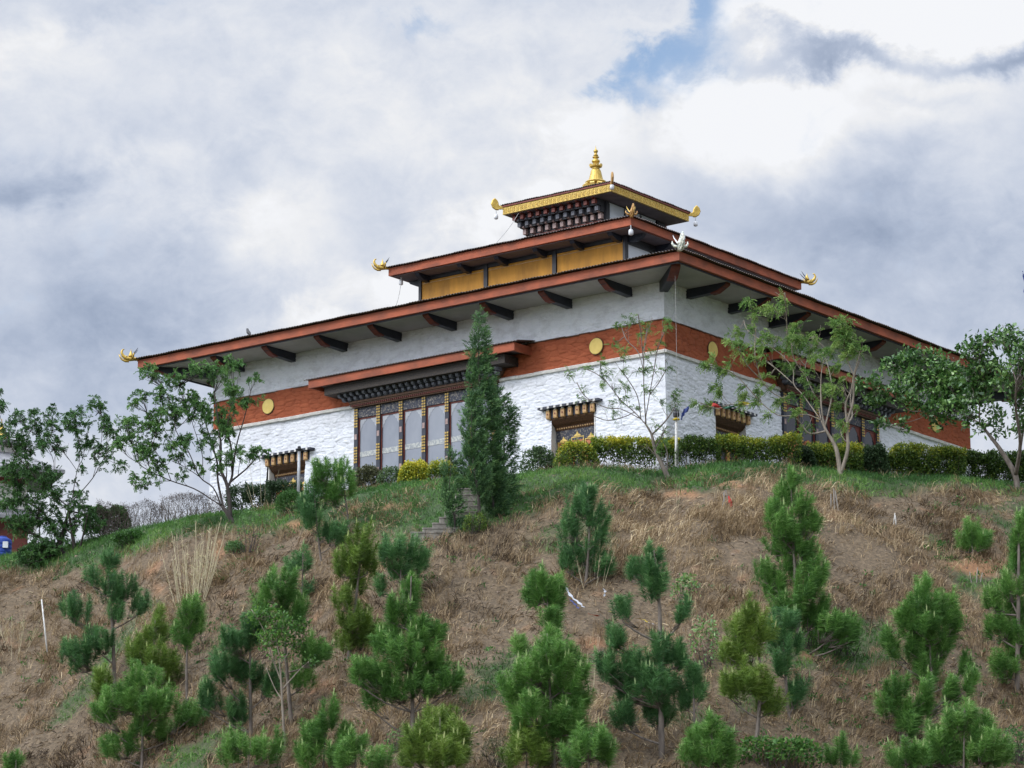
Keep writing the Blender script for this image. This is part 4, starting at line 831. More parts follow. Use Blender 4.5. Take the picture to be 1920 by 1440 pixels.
# ------------------------------------------------------------------ broad-leaved trees drawn limb by limb
def tree(name, label, cat, D, limbs, blobs, lmat, bark, seed, leaf=(.10, .035), per=26, r0=.09, wind=.3, ribk=1.0, droop=.0, upness=.4, tintc=(.2, .7), spray=True, depth=1.0, group=None, twigs=True, side=0, sideleaf=.7, sidel=1.0, rmin=.011):
    """limbs: lists of photo points, the first limb starts at the ground; each limb gets its own depth so the crown is as deep as it is wide"""
    g = np.random.default_rng(seed); x0, y0 = limbs[0][0][:2]; b = at(x0, y0, D); b[2] = ground_z(b[0], b[1]) if True else b[2]
    s = D/FPX; root = plant(name, b, label, cat, group); f = unit(np.array([FW[0], FW[1], 0])); m = MB(); done = []
    for li, lm in enumerate(limbs):
        px = [p[:2] for p in lm]; rr = lm[0][2] if len(lm[0]) > 2 else None
        span = math.hypot(px[-1][0]-px[0][0], px[-1][1]-px[0][1])*s
        start = 0.0
        if done:
            q0 = at(px[0][0], px[0][1], D); best = None
            for ln, rs in done:
                pr = ln-f*((ln-q0)@f)[:, None]-(q0-f*0); dd = np.linalg.norm(pr-f*(pr@f)[:, None], axis=1); k = np.argmin(dd)
                if best is None or dd[k] < best[0]: best = (dd[k], ln[k], rs[k])
            start = (best[1]-q0)@f; r = min(best[2]*.8, r0*(rr or .55))
        else: r = r0
        tgt = g.normal()*.42*span*depth if li else g.normal()*.03
        n = len(px); pts = []
        for i, (x, y) in enumerate(px):
            t = i/(n-1); P = at(x, y, D)+f*(start+tgt*t); pts.append(P)
        if li == 0 or (not done): pts[0] = b-np.array([0, 0, .15])
        elif best[0] < .35: pts[0] = best[1]
        ln = smooth_line(pts, 4); k = len(ln); rs = [max(rmin, r*(1-.72*i/(k-1))) for i in range(k)]
        m.tube(ln, rs, 7); done.append((ln, rs))
    tipc = []
    for ln, rs in list(done)[1:]:
        for q in range(side):
            t = g.uniform(.25, .97); k = int(t*(len(ln)-1)); k = min(max(k, 1), len(ln)-1); tg = unit(ln[k]-ln[k-1]); a = unit(tg*.55+np.array([0, 0, 1.])*g.uniform(.1, .8)+RT*g.normal()*.55+f*g.normal()*.45)
            Ls = g.uniform(.30, .95)*(1.1-.4*t)*sidel; p1 = ln[k]+a*Ls*.5+g.normal(size=3)*.03; p2 = ln[k]+unit(a+np.array([0, 0, .35]))*Ls; sl_ = smooth_line([ln[k], p1, p2], 3)
            m.tube(sl_, [max(.006, rs[k]*.5*(1-.7*i/(len(sl_)-1))) for i in range(len(sl_))], 5); done.append((sl_, [.006]*len(sl_)))
            if g.random() < sideleaf: tipc.append(p2)
            for w_ in range(int(g.integers(1, 3))):
                b0 = sl_[int(g.integers(2, len(sl_)))]; b1 = b0+unit(a+g.normal(size=3)*.6+np.array([0, 0, .2]))*g.uniform(.15, .4); m.tube([b0, b1], [.006, .004], 4)
                if g.random() < sideleaf: tipc.append(b1)
    allp = np.concatenate([d[0] for d in done]); scr = proj(allp)
    NV = []; NF = []; TT = []; off = 0
    for (cx, cy, rx, ry, *amt) in list(blobs)+[tuple(proj(tc))+(3, 3, -1, tc) for tc in tipc]:
        kk = np.argmin(np.hypot(scr[:, 0]-cx, (scr[:, 1]-cy-ry*.4)*.8)); off_d = (allp[kk]-at(cx, cy, D))@f
        nc = max(3, int(rx*ry/20*(max(amt[0], 0) if amt else 1.0)*per/26)); C, q = ball((cx, cy), rx*1.12, ry*1.12, nc, D, g); C = C+f*off_d
        if len(amt) > 1: C = amt[1]+g.normal(size=(2, 3))*.05
        anchor = allp[kk]
        for c in C:
            st = anchor if np.linalg.norm(c-anchor) < 1.6 else allp[np.argmin(np.linalg.norm(allp-c, axis=1))]
            if twigs and g.random() < .55:
                mid = st*.45+c*.55-np.array([0, 0, .04])+g.normal(size=3)*.03; m.tube([st, mid, c], [.011, .008, .005], 4)
            if spray:                                                   # a feathery compound leaf: midribs carrying rows of leaflets
                nr = int(g.integers(4, 8) if ribk == 1 else g.integers(3, 6)); T0 = g.uniform(*tintc)
                for _ in range(nr):
                    a = unit(g.normal(size=3)*.8+np.array([0, 0, upness])+WIND*wind); Lr = g.uniform(.16, .36)*ribk; k = int(g.integers(9, 14)); t = np.linspace(.15, 1, k)
                    rib = c+a*(t*Lr)[:, None]-np.array([0, 0, 1])*(t**2*Lr*g.uniform(.1, .5))[:, None]; sd = unit(np.cross(a, g.normal(size=3)))
                    for sg in (-1, 1):
                        A = unit(sd*sg*.9+a*.55+g.normal(size=(k, 3))*.12); V, F = leaves_mesh(rib, A, leaf[0]*g.uniform(.7, 1.2, k), leaf[1]*g.uniform(.8, 1.3, k), .2, g)
                        NV.append(V); NF.append(F+off); off += len(V); TT.append(np.repeat(np.clip(T0+g.normal(size=k)*.12, 0, 1), 4))
            else:
                k = int(g.integers(7, 12)); P = c+g.normal(size=(k, 3))*.10; A = unit(g.normal(size=(k, 3))*.8+np.array([0, 0, upness])+WIND*wind)
                V, F = leaves_mesh(P, A, leaf[0]*g.uniform(.6, 1.3, k), leaf[1]*g.uniform(.7, 1.3, k), .22, g); NV.append(V); NF.append(F+off); off += len(V)
                TT.append(np.repeat(np.clip(g.uniform(*tintc)+g.normal(size=k)*.16, 0, 1), 4))
    m.build('trunk', MT[bark], root, smooth=True)
    npmesh('crown', np.concatenate(NV), np.concatenate(NF), MT[lmat], root, tint=np.concatenate(TT))
    return root
def crop(ox, oy, k, lst): return [(ox+x/k, oy+y/k)+tuple(r) for x, y, *r in lst]
def cropb(ox, oy, k, lst): return [(ox+x/k, oy+y/k, rx/k, ry/k)+tuple(a) for x, y, rx, ry, *a in lst]
# large spreading tree at the far left
tree('spreading_tree', 'dark spreading tree with twin trunks at the far left hiding the small shrine', 'tree', 112.5,
  [[(124, 1066), (113, 1030), (122, 985), (131, 952)], [(145, 1066, .8), (138, 1005), (131, 955)], [(131, 955, .7), (150, 935), (178, 902), (195, 871), (214, 846), (252, 832)],
   [(140, 945, .6), (146, 885), (154, 858), (157, 822), (160, 795)], [(153, 860), (149, 832), (142, 812)], [(146, 885), (120, 850), (95, 835)], [(205, 856), (205, 822), (194, 782)], [(178, 902), (185, 850), (186, 800)],
   [(130, 955, .7), (100, 930), (62, 890), (30, 850), (10, 795), (-2, 770)], [(100, 930), (110, 880), (92, 840)], [(113, 1030, .6), (62, 1002), (20, 985)], [(62, 890), (55, 840), (70, 800)], [(115, 1020), (80, 960), (30, 930)],
   [(131, 960), (165, 960), (190, 940)], [(113, 1040, .4), (80, 1048), (45, 1062)], [(147, 1050, .4), (160, 1010), (172, 975)]],
  [(4, 765, 12, 18), (36, 786, 15, 15), (68, 806, 20, 14), (104, 795, 13, 22), (140, 790, 25, 24), (186, 772, 17, 12), (196, 800, 10, 14), (190, 846, 22, 14), (226, 880, 11, 12), (60, 840, 28, 18), (100, 838, 20, 14, .7), (30, 880, 30, 24, 1.4),
   (82, 900, 34, 24, .9), (20, 930, 25, 30, .9), (70, 958, 34, 28, .9), (112, 930, 28, 20, .9), (40, 985, 24, 18, 1.0), (92, 1020, 32, 22, 1.0), (64, 1050, 30, 12, 1.0), (150, 970, 22, 22, .9), (18, 825, 20, 20), (150, 930, 18, 12, .6), (176, 985, 20, 16, .8), (110, 990, 24, 20), (150, 880, 12, 8, .5)],
  'darkleaf', 'barkdark', 51, leaf=(.075, .030), per=34, ribk=.72, side=4, r0=.13, wind=.25, upness=.1, tintc=(.15, .6))
# lacy tree in front of the left corner
O8 = (200, 600, 4.0)
tree('lacy_tree', 'lacy many-stemmed tree leaning left in front of the left temple corner', 'tree', dist(hit(436, 980)),
  [crop(*O8, [(955, 1520), (900, 1440), (860, 1395)])]+[crop(*O8, l) for l in [
   [(860, 1400, .75), (780, 1340), (650, 1260), (480, 1200), (330, 1130), (230, 1060), (190, 950), (165, 870)], [(480, 1200, .5), (430, 1080), (340, 930), (340, 800), (300, 690)], [(870, 1390, .7), (800, 1260), (700, 1180), (620, 1000), (520, 830), (505, 700), (440, 530)],
   [(700, 1180, .45), (720, 1030), (650, 800), (600, 650), (550, 540)], [(890, 1410, .6), (830, 1200), (820, 1050), (770, 880), (720, 720), (680, 550)], [(940, 1480, .8), (905, 1250), (850, 1100), (850, 900), (800, 530)], [(905, 1250, .5), (940, 1150), (930, 950), (900, 800), (940, 600)],
   [(940, 1150, .4), (980, 950), (1050, 750), (1100, 590)], [(950, 1210, .35), (1050, 1100), (1120, 1010)], [(480, 1200, .35), (380, 1210), (280, 1250)], [(620, 1000, .35), (560, 960), (470, 880), (420, 800)], [(770, 880, .35), (830, 760), (870, 640)], [(340, 930, .35), (390, 830), (430, 700)], [(520, 830, .35), (580, 760), (620, 690)], [(330, 1130, .3), (300, 1050), (290, 990)], [(700, 1180, .3), (600, 1120), (500, 1080)],
   [(230, 1060, .3), (150, 1010), (130, 960)]]],
  cropb(*O8, [(330, 400, 90, 60), (500, 430, 90, 70), (680, 360, 80, 60), (820, 380, 100, 80), (950, 350, 70, 60), (240, 560, 70, 40), (200, 620, 50, 40), (140, 740, 80, 60), (260, 800, 60, 50), (550, 600, 70, 60), (480, 700, 80, 50), (370, 830, 70, 45, .8), (250, 900, 60, 40, .8),
   (620, 740, 60, 40, .6), (740, 760, 70, 50, .7), (850, 700, 60, 60, .8), (950, 540, 80, 60), (1120, 500, 50, 40), (1040, 640, 50, 40), (900, 820, 60, 55, .7), (250, 1020, 70, 40, .8), (440, 880, 60, 40, .6), (430, 1080, 60, 50, .6), (560, 1000, 60, 40, .6), (700, 930, 60, 50, .6), (800, 1020, 60, 40, .7), (650, 1080, 60, 40, .5),
   (1000, 1010, 60, 40, .7), (1120, 980, 50, 30), (260, 1220, 50, 36), (900, 910, 50, 40, .6), (640, 560, 60, 50, .7), (420, 560, 70, 50, .7)]),
  'darkleaf', 'barkdark', 52, leaf=(.070, .028), per=34, r0=.12, ribk=.62, side=6, sideleaf=.8, wind=.15, upness=.35, tintc=(.35, .85))
# sparse young tree in front of the near corner
tree('sparse_young_tree', 'sparse young tree with bare grey limbs in front of the near temple corner', 'tree', dist(hit(1255, 896)),
  [[(1256, 897), (1241, 870), (1228, 842), (1222, 815), (1211, 796)], [(1211, 796, .8), (1207, 740), (1205, 690), (1200, 640), (1194, 605)], [(1211, 796, .5), (1190, 770), (1165, 745), (1140, 710), (1120, 690), (1100, 678)], [(1206, 785, .5), (1195, 745), (1176, 715), (1160, 698)], [(1210, 782, .6), (1217, 745), (1225, 700), (1230, 670), (1242, 640)],
   [(1217, 745, .35), (1235, 720), (1249, 694)], [(1205, 700, .5), (1196, 662), (1175, 635), (1166, 604)], [(1207, 690, .4), (1208, 650), (1214, 614)], [(1223, 815, .4), (1245, 790), (1262, 765), (1270, 748)], [(1200, 782, .4), (1165, 765), (1140, 762), (1115, 750), (1095, 735), (1082, 710)], [(1228, 842, .35), (1240, 820), (1250, 800)], [(1190, 770, .3), (1170, 778), (1140, 783), (1115, 774)], [(1256, 890, .35), (1252, 850), (1240, 810)], [(1248, 885, .3), (1235, 860), (1215, 838)]],
  [(1178, 597, 20, 8), (1158, 603, 9, 8), (1212, 612, 14, 7), (1238, 630, 11, 10), (1243, 616, 8, 6, .8), (1200, 628, 8, 8, .6), (1097, 676, 8, 4), (1165, 668, 8, 5), (1175, 700, 14, 5), (1140, 690, 11, 5), (1158, 716, 14, 7), (1209, 736, 14, 9), (1247, 692, 9, 5), (1260, 754, 12, 6), (1160, 741, 10, 6), (1130, 716, 8, 5), (1150, 640, 6, 5), (1228, 655, 6, 5), (1188, 760, 8, 5), (1240, 802, 14, 7), (1216, 660, 12, 6), (1150, 772, 10, 4), (1126, 694, 8, 4), (1268, 745, 8, 4), (1235, 832, 10, 8, .6)],
  'feathery', 'bark', 53, leaf=(.060, .018), per=22, ribk=.85, side=3, sideleaf=.22, rmin=.015, r0=.095, wind=.9, upness=-.05, tintc=(.2, .75))
O5 = (1380, 460, 3.13)
tree('windblown_tree', 'windblown feathery tree with pale bare limbs above the clipped hedge', 'tree', dist(hit(1578, 892)),
  [crop(*O5, [(615, 1355), (590, 1200), (530, 1090), (500, 1030)])]+[crop(*O5, l) for l in [
   [(645, 1350, .85), (655, 1200), (650, 1050), (682, 930), (690, 780), (720, 690)], [(500, 1030, .75), (400, 870), (350, 790), (350, 690), (300, 600), (220, 520), (100, 420), (75, 340)], [(500, 1030, .6), (480, 890), (430, 740), (430, 650), (460, 560)], [(500, 1030, .6), (420, 1000), (330, 1010), (240, 1010), (150, 950), (80, 880), (0, 800), (-80, 760), (-180, 735)],
   [(350, 790, .45), (260, 690), (190, 620)], [(330, 900, .4), (230, 870), (150, 790), (110, 650), (112, 500)], [(520, 1070, .5), (500, 940), (500, 760), (518, 670)], [(520, 1060, .5), (570, 860), (560, 700), (530, 580)], [(650, 1050, .5), (640, 940), (670, 860), (690, 750), (730, 620)], [(650, 1060, .4), (692, 980), (692, 850), (722, 740)],
   [(300, 600, .4), (310, 540), (297, 400), (280, 300)], [(430, 650, .4), (380, 580), (375, 440)], [(525, 1090, .4), (430, 1110), (380, 1060), (350, 1030)], [(690, 780, .4), (640, 660), (620, 520)], [(150, 950, .3), (60, 960), (-30, 950), (-110, 975), (-170, 960)], [(150, 790, .3), (60, 720), (10, 640)], [(460, 600, .3), (480, 540), (520, 500)], [(430, 740, .3), (350, 640), (330, 560)]]],
  cropb(*O5, [(75, 350, 22, 28), (165, 380, 25, 22), (282, 325, 25, 40), (250, 370, 50, 30), (40, 420, 50, 30), (130, 420, 40, 30), (250, 460, 40, 30), (400, 410, 45, 30), (370, 450, 40, 30), (450, 500, 50, 38), (400, 540, 60, 38), (520, 550, 60, 40), (620, 480, 70, 40), (640, 560, 80, 50), (730, 620, 60, 40), (650, 640, 70, 38), (560, 620, 50, 38), (300, 640, 40, 20),
   (220, 730, 40, 24), (220, 820, 40, 18), (330, 880, 40, 18), (250, 920, 40, 14), (440, 860, 40, 20), (20, 500, 20, 30), (110, 500, 22, 20), (480, 680, 30, 30, .7), (190, 1010, 15, 9), (140, 870, 25, 14), (620, 900, 30, 24, .8), (20, 610, 20, 10), (-80, 760, 24, 12), (-180, 735, 22, 10), (-160, 960, 18, 10), (560, 840, 40, 30, .5), (-60, 770, 16, 8)]),
  'feathery', 'barkpale', 54, leaf=(.075, .024), per=21, side=4, sideleaf=.38, sidel=.7, rmin=.017, r0=.092, wind=-.9, upness=.05, tintc=(.3, .95))
tree('broad_leaved_tree', 'glossy broad-leaved tree with pale forked trunk at the right edge', 'tree', dist(hit(1906, 921)),
  [crop(*O5, [(1648, 1442), (1640, 1350), (1560, 1210), (1485, 1110), (1430, 1040)])]+[crop(*O5, l) for l in [
   [(1645, 1350, .8), (1640, 1200), (1585, 1040), (1560, 920)], [(1648, 1250, .7), (1668, 1080), (1690, 930)], [(1430, 1040, .7), (1300, 960), (1230, 900), (1180, 830), (1100, 720), (1040, 650), (960, 610)], [(1260, 935, .45), (1040, 968), (950, 920), (820, 868), (740, 850)], [(1230, 955, .35), (1080, 1000), (930, 1040)],
   [(1300, 950, .4), (1290, 830), (1275, 730)], [(1430, 1040, .5), (1420, 880), (1410, 700), (1430, 600)], [(1560, 930, .5), (1530, 800), (1510, 640), (1500, 570)], [(1560, 930, .4), (1620, 800), (1640, 690)], [(1180, 830, .35), (1200, 720), (1195, 610)]]],
  cropb(*O5, [(960, 615, 55, 50), (1050, 590, 60, 36), (1120, 600, 65, 46), (1200, 620, 60, 50), (1000, 720, 60, 50, .8), (1100, 720, 80, 65), (1220, 720, 80, 65), (1300, 690, 50, 40), (760, 850, 65, 46), (850, 900, 60, 40), (780, 950, 50, 28), (870, 1030, 46, 24), (950, 860, 50, 36), (1050, 850, 75, 56), (1180, 850, 80, 65), (1300, 830, 75, 75), (1400, 760, 75, 75), (1430, 620, 56, 56), (1500, 590, 56, 36),
   (1530, 660, 60, 56), (1500, 750, 75, 75), (1600, 780, 75, 75), (1660, 690, 50, 50), (1650, 850, 60, 56), (1550, 880, 75, 56), (1420, 890, 75, 56), (1280, 950, 75, 56), (1150, 950, 60, 40), (1380, 1000, 56, 46, .8), (1500, 1000, 65, 46, .8), (1620, 950, 65, 56), (1650, 1050, 46, 36, .6), (1430, 1060, 46, 28, .7), (1560, 1090, 46, 36, .6), (1190, 1010, 46, 36, .8), (1740, 800, 70, 90), (1740, 950, 60, 60), (1350, 650, 60, 46), (1340, 760, 60, 60), (1440, 830, 60, 50), (1290, 900, 60, 40)]),
  'waxleaf', 'bark', 55, leaf=(.18, .095), side=2, sideleaf=.9, sidel=.25, per=38, r0=.12, wind=.1, upness=.25, tintc=(.1, .75), spray=False)
tree('leafy_sapling', 'bright green leafy sapling among the pines at lower left', 'sapling', dist(hit(535, 1402)),
  [[(535, 1402), (530, 1330), (526, 1262), (520, 1212)], [(527, 1270, .7), (508, 1225), (494, 1180), (470, 1140)], [(524, 1250, .7), (545, 1205), (553, 1150)], [(530, 1290, .6), (560, 1255), (582, 1232)], [(532, 1320, .5), (515, 1290), (498, 1250)], [(520, 1212, .6), (516, 1170), (520, 1140)]],
  [(520, 1172, 26, 26, 1.3), (490, 1150, 22, 18, 1.2), (550, 1165, 20, 26, 1.2), (505, 1195, 28, 14, 1.1), (475, 1148, 10, 10), (550, 1205, 18, 14, .8), (578, 1236, 14, 8, .7), (520, 1230, 24, 12, .5)],
  'gapleaf', 'barkpale', 56, leaf=(.13, .055), per=34, r0=.045, wind=.3, upness=.2, tintc=(.2, .9), spray=False)

# ------------------------------------------------------------------ windblown cypresses
def cypress(label, D, rows, seed, dens=1.0):
    g = np.random.default_rng(seed); b = at(rows[-1][0], rows[-1][1], D); b[2] = ground_z(b[0], b[1]); root = plant('cypress_tree', b, label, 'cypress', 'cypresses beside the steps'); s = D/FPX
    rows = sorted(rows, key=lambda r: r[1]); ys = [r[1] for r in rows]; xs = [r[0] for r in rows]; hw = [r[2] for r in rows]
    line = smooth_line([b-np.array([0, 0, .2])]+[at(np.interp(y, ys, xs), y, D) for y in np.linspace(ys[-1]-10, ys[0]+6, 6)], 3); m = MB(); n = len(line)
    m.tube(line, [max(.012, .085*(1-i/(n-1))*min(1, (ys[-1]-ys[0])/300)) for i in range(n)], 7); m.build('trunk', MT['barkdark'], root, smooth=True)
    N = int(sum((ys[i+1]-ys[i])*(hw[i]+hw[i+1]) for i in range(len(ys)-1))*.062*dens); f = unit(np.array([FW[0], FW[1], 0]))
    cdf = np.cumsum(np.interp(np.linspace(ys[0], ys[-1], 200), ys, hw)+2); cdf /= cdf[-1]; yy = np.interp(g.random(N), cdf, np.linspace(ys[0], ys[-1], 200))
    NV = []; NF = []; TT = []; off = 0; U = np.array([0, 0, 1.])
    for y in yy:
        R = np.interp(y, ys, hw)*(.55+.85*vnoise(y*.055+seed, y*0+seed*3.1, 5)); th = g.uniform(0, 2*math.pi); rr = R*g.uniform(.35, 1.08)**.6
        o = np.cos(th)*RT+np.sin(th)*f; c = at(np.interp(y, ys, xs), y, D)+o*rr*s-U*.02
        a = unit(U*g.uniform(.3, .9)+o*g.uniform(.4, 1.0)+WIND*.55+g.normal(size=3)*.15); k = int(g.integers(30, 46)); L = g.uniform(.20, .38); t = g.random(k)
        P = c+a*(t*L)[:, None]+g.normal(size=(k, 3))*.028; A = unit(a+o*.5+g.normal(size=(k, 3))*.5+WIND*.35+U*.15*t[:, None]); V, F = leaves_mesh(P, A, g.uniform(.05, .12, k), .022, .2, g)
        T = g.uniform(.2, .65); NV.append(V); NF.append(F+off); off += len(V); TT.append(np.repeat(np.clip(T+t*.3-.1+g.normal(size=k)*.08, 0, 1), 4))
    npmesh('crown', np.concatenate(NV), np.concatenate(NF), MT['cypress'], root, tint=np.concatenate(TT)); return root
DC = dist(hit(915, 972))
cypress('tallest dark cypress spire in front of the large window', DC, [(898, 592, 0), (898, 620, 5), (897, 655, 10), (898, 710, 16), (902, 765, 21), (906, 820, 24), (911, 880, 25), (921, 935, 24), (930, 974, 13)], 71, 1.3)
cypress('slim windblown cypress spire standing before the tallest cypress', DC-.9, [(886, 742, 2), (884, 775, 10), (885, 830, 17), (889, 880, 19), (895, 915, 14), (899, 938, 6)], 72, 1.2)
cypress('narrow cypress with ragged clumps against the white wall right of the tallest one', DC+1.0, [(930, 735, 4), (938, 760, 18), (944, 800, 16), (946, 850, 12), (944, 890, 14), (938, 945, 22), (936, 972, 12)], 73, 1.0)
cypress('short thin dark cypress at the left edge of the stone steps', DC-.6, [(846, 850, 2), (846, 876, 10), (843, 905, 12), (842, 930, 11), (852, 965, 15), (853, 985, 10), (852, 1006, 4)], 74, .9)

# ------------------------------------------------------------------ hedges and shrubs
def shrub(label, px, py, w, h, lmat, seed, n=1.0, leaf=(.078, .044), tint=(.25, .65), toptint=.0, bare=.25, cat='shrub', name='shrub', D=None, group=None, depth=.35, flat=.5, stems=6, up=.25):
    """px, py: foot of the plant in the photo; w, h: width and height in photo pixels; many stems, leaves thick at the top and thin at the foot"""
    g = np.random.default_rng(seed); b = hit(px, py) if D is None else at(px, py, D)
    if D is not None: b[2] = ground_z(b[0], b[1])
    d = dist(b); s = d/FPX; W = w*s; H = h*s; root = plant(name, b, label, cat, group); f = unit(np.array([FW[0], FW[1], 0])); U = np.array([0, 0, 1.]); m = MB()
    DP = max(depth, min(W*.5, .5)); ns = max(stems, int(W*stems/1.2)); tips = []
    for k in range(ns):
        x = (k+.5)/ns-.5; st = b+RT*(x*W*.86+g.normal()*.05)*(1 if W > 1.6 else .35)+f*g.normal()*.08-U*.08
        for q in range(int(g.integers(3, 6))):
            tp = b+RT*np.clip(x+g.normal()*.14*(1 if W > 1.6 else 2.0), -.5, .5)*W*.96+f*g.normal()*DP*.4+U*H*g.uniform(.45, .98)
            md = st*.5+tp*.5+g.normal(size=3)*.05*H; m.tube(smooth_line([st, md, tp], 3), [.014, .012, .010, .008, .006, .004, .004], 4); tips.append((md, tp))
    m.build('stem', MT['barkdark' if lmat != 'twig' else 'bark'], root)
    N = int(W*H*DP*2.2*3000*n+W*H*1300*n); x = g.uniform(-.5, .5, N); z = g.random(N)**.62
    lump = fbm(x*W*1.7+seed*7, np.zeros(N)+seed, 3, 3)-.5; top = 1+lump*.28
    if cat != 'hedge': top = top*np.sqrt(np.clip(1-(np.abs(x)*2)**(2.6 if W < 1.7 else 3.5), .02, 1))**flat; x = x*(.80+.5*z*(1.2-z))
    keep = g.random(N) < np.clip((z-bare*.6)/(bare+.05)+.12, .06, 1)*np.clip(.45+2.2*(fbm(x*W*3.2+seed, z*H*3.2+seed*2, 8, 3)-.36), .04, 1); x, z, top = x[keep], z[keep], top[keep]; N = len(x)
    P = b+RT*(x*W)[:, None]+U*(z*H*top)[:, None]+f*(g.normal(size=N)*DP*.42)[:, None]; A = unit(g.normal(size=(N, 3))*.9+U*up); L = leaf[0]*g.uniform(.6, 1.35, N)
    V, F = leaves_mesh(P, A, L, leaf[1]*g.uniform(.7, 1.3, N), .25, g)
    t = g.uniform(tint[0], tint[1], N)+toptint*np.clip((z-.66)/.22, 0, 1)*np.clip(.35+1.5*(fbm(x*W*1.3+seed*3, z*0+seed, 15, 2)-.2), 0, 1.2)+g.normal(size=N)*.08
    npmesh('foliage', V, F, MT[lmat], root, tint=np.repeat(np.clip(t, 0, 1), 4)); return root
HD = lambda px, py: float(np.interp(px, [q[0] for q in BROW], _b[:, 1]))+.55
def hd(label, x0, x1, ytop, ybot, lmat, seed, **k):
    px = (x0+x1)/2; D = HD(px, ybot); D2 = k.pop('dd', 0)
    return shrub(label, px, ybot, x1-x0, ybot-ytop, lmat, seed, D=D+D2, **k)
hd('round dark green shrub standing alone left of the clipped hedge', 972, 1046, 812, 884, 'hedgegreen', 1, stems=5, tint=(.3, .8), n=.9, bare=.3)
hd('yellow and green shrub in front of the narrow window left of the corner', 1036, 1126, 812, 882, 'golden', 2, tint=(.2, .62), toptint=.25, n=1.0, bare=.25)
hd('clipped hedge with golden top and open foot between the shrub and the lamp pole', 1108, 1276, 810, 886, 'golden', 3, tint=(.15, .48), toptint=.5, bare=.55, cat='hedge', name='hedge', n=1.5)
hd('dark green clipped shrub right of the lamp pole before the right narrow window', 1262, 1354, 808, 882, 'golden', 4, tint=(.05, .45), bare=.45, n=1.0)
hd('bright golden-topped clipped hedge left of the windblown tree', 1342, 1504, 810, 882, 'golden', 5, tint=(.18, .5), toptint=.5, bare=.38, cat='hedge', name='hedge', n=1.3)
hd('very dark gap shrub between the two golden hedges', 1484, 1532, 816, 884, 'hedgegreen', 6, tint=(.05, .4), bare=.1, n=1.5, stems=4)
hd('golden and green clipped hedge behind the windblown tree trunk', 1512, 1618, 812, 884, 'golden', 7, tint=(.15, .48), toptint=.4, bare=.25, cat='hedge', name='hedge', n=1.4)
hd('dark rounded shrub right of the windblown tree trunk', 1600, 1668, 812, 890, 'hedgegreen', 8, tint=(.15, .6), bare=.1, n=1.5)
hd('long green hedge running right under the broad-leaved tree', 1655, 1812, 815, 892, 'golden', 9, tint=(.15, .50), toptint=.25, bare=.15, cat='hedge', name='hedge', n=1.5)
hd('darkest hedge end behind the forked trunk at the right edge', 1800, 1990, 826, 905, 'golden', 10, tint=(.0, .42), bare=.1, cat='hedge', name='hedge', n=1.6)
hd('open olive shrub with reddish stems at the left foot of the large window', 655, 722, 866, 920, 'olive', 11, tint=(.25, .75), bare=.3, n=.9, stems=5)
hd('grey-green many-stemmed shrub before the large window', 706, 758, 862, 912, 'hedgegreen', 12, tint=(.4, .95), bare=.3, n=.9, stems=5)
hd('bright yellow bush before the large window', 745, 808, 850, 909, 'golden', 13, tint=(.5, .85), toptint=.25, bare=.12, n=1.5, stems=5)
hd('half green half yellow shrub beside the cypress base', 798, 862, 846, 902, 'golden', 14, tint=(.25, .6), toptint=.3, bare=.4, n=.9, stems=5)
hd('dense dark hedge left of the grey pole', 498, 566, 892, 948, 'hedgegreen', 15, tint=(.1, .5), bare=.15, n=1.4, cat='hedge', name='hedge')
hd('dark green hedge behind the lacy tree trunk', 424, 506, 902, 962, 'hedgegreen', 16, tint=(.15, .6), bare=.2, n=1.2, cat='hedge', name='hedge')
hd('bare brown leafless hedge trailing down the hill at far left', 300, 436, 925, 978, 'twig', 17, tint=(.1, .6), bare=.3, n=.55, leaf=(.09, .014), stems=22, cat='hedge', name='hedge', up=.9)
hd('lower bare brown hedge next to the spreading tree', 180, 306, 936, 1000, 'twig', 18, tint=(.1, .6), bare=.3, n=.55, leaf=(.09, .014), stems=22, cat='hedge', name='hedge', up=.9)
shrub('broad green leafy bush right of the spreading tree trunk', 200, 1040, 90, 62, 'darkleaf', 19, tint=(.3, .8), bare=.1, leaf=(.10, .06), n=.8, D=113.2)
shrub('low lush weeds on the bank below the bare hedge', 245, 1022, 70, 26, 'gapleaf', 20, tint=(.05, .5), bare=.05, leaf=(.09, .05), n=.9)
shrub('small dark bush left of the lacy tree foot near bare soil', 440, 1042, 40, 26, 'darkleaf', 21, tint=(.2, .7), bare=.1, leaf=(.07, .03))
shrub('thin leafy shrub under the lacy tree', 466, 1040, 46, 90, 'darkleaf', 22, tint=(.3, .8), bare=.4, leaf=(.08, .03), n=0.17, stems=4)
shrub('green bush before the dark hedge beside the lacy tree', 545, 962, 60, 40, 'gapleaf', 23, tint=(.05, .55), bare=.05, leaf=(.07, .035))
shrub('bright tuft of tall green grass beside the top of the steps', 870, 926, 34, 26, 'gapleaf', 24, tint=(.3, .8), bare=.0, leaf=(.16, .02), n=.9, up=1.2)
shrub('low green bush on the right of the steps', 890, 1002, 46, 40, 'golden', 25, tint=(.2, .5), bare=.0, leaf=(.06, .03))
shrub('leafy weed with broad leaves beside the open balled pine', 1285, 1128, 56, 50, 'waxleaf', 26, tint=(.4, .95), bare=.2, leaf=(.11, .06), n=0.13, stems=4)
shrub('tall thin weed with sparse green leaves in the dry grass', 1322, 1262, 56, 110, 'waxleaf', 27, tint=(.4, .95), bare=.2, leaf=(.10, .05), n=0.10, stems=3)
shrub('bright green undergrowth at the foot of the tallest windblown pine', 1560, 1226, 110, 48, 'gapleaf', 28, tint=(.15, .75), bare=.05, leaf=(.12, .05), n=0.21)
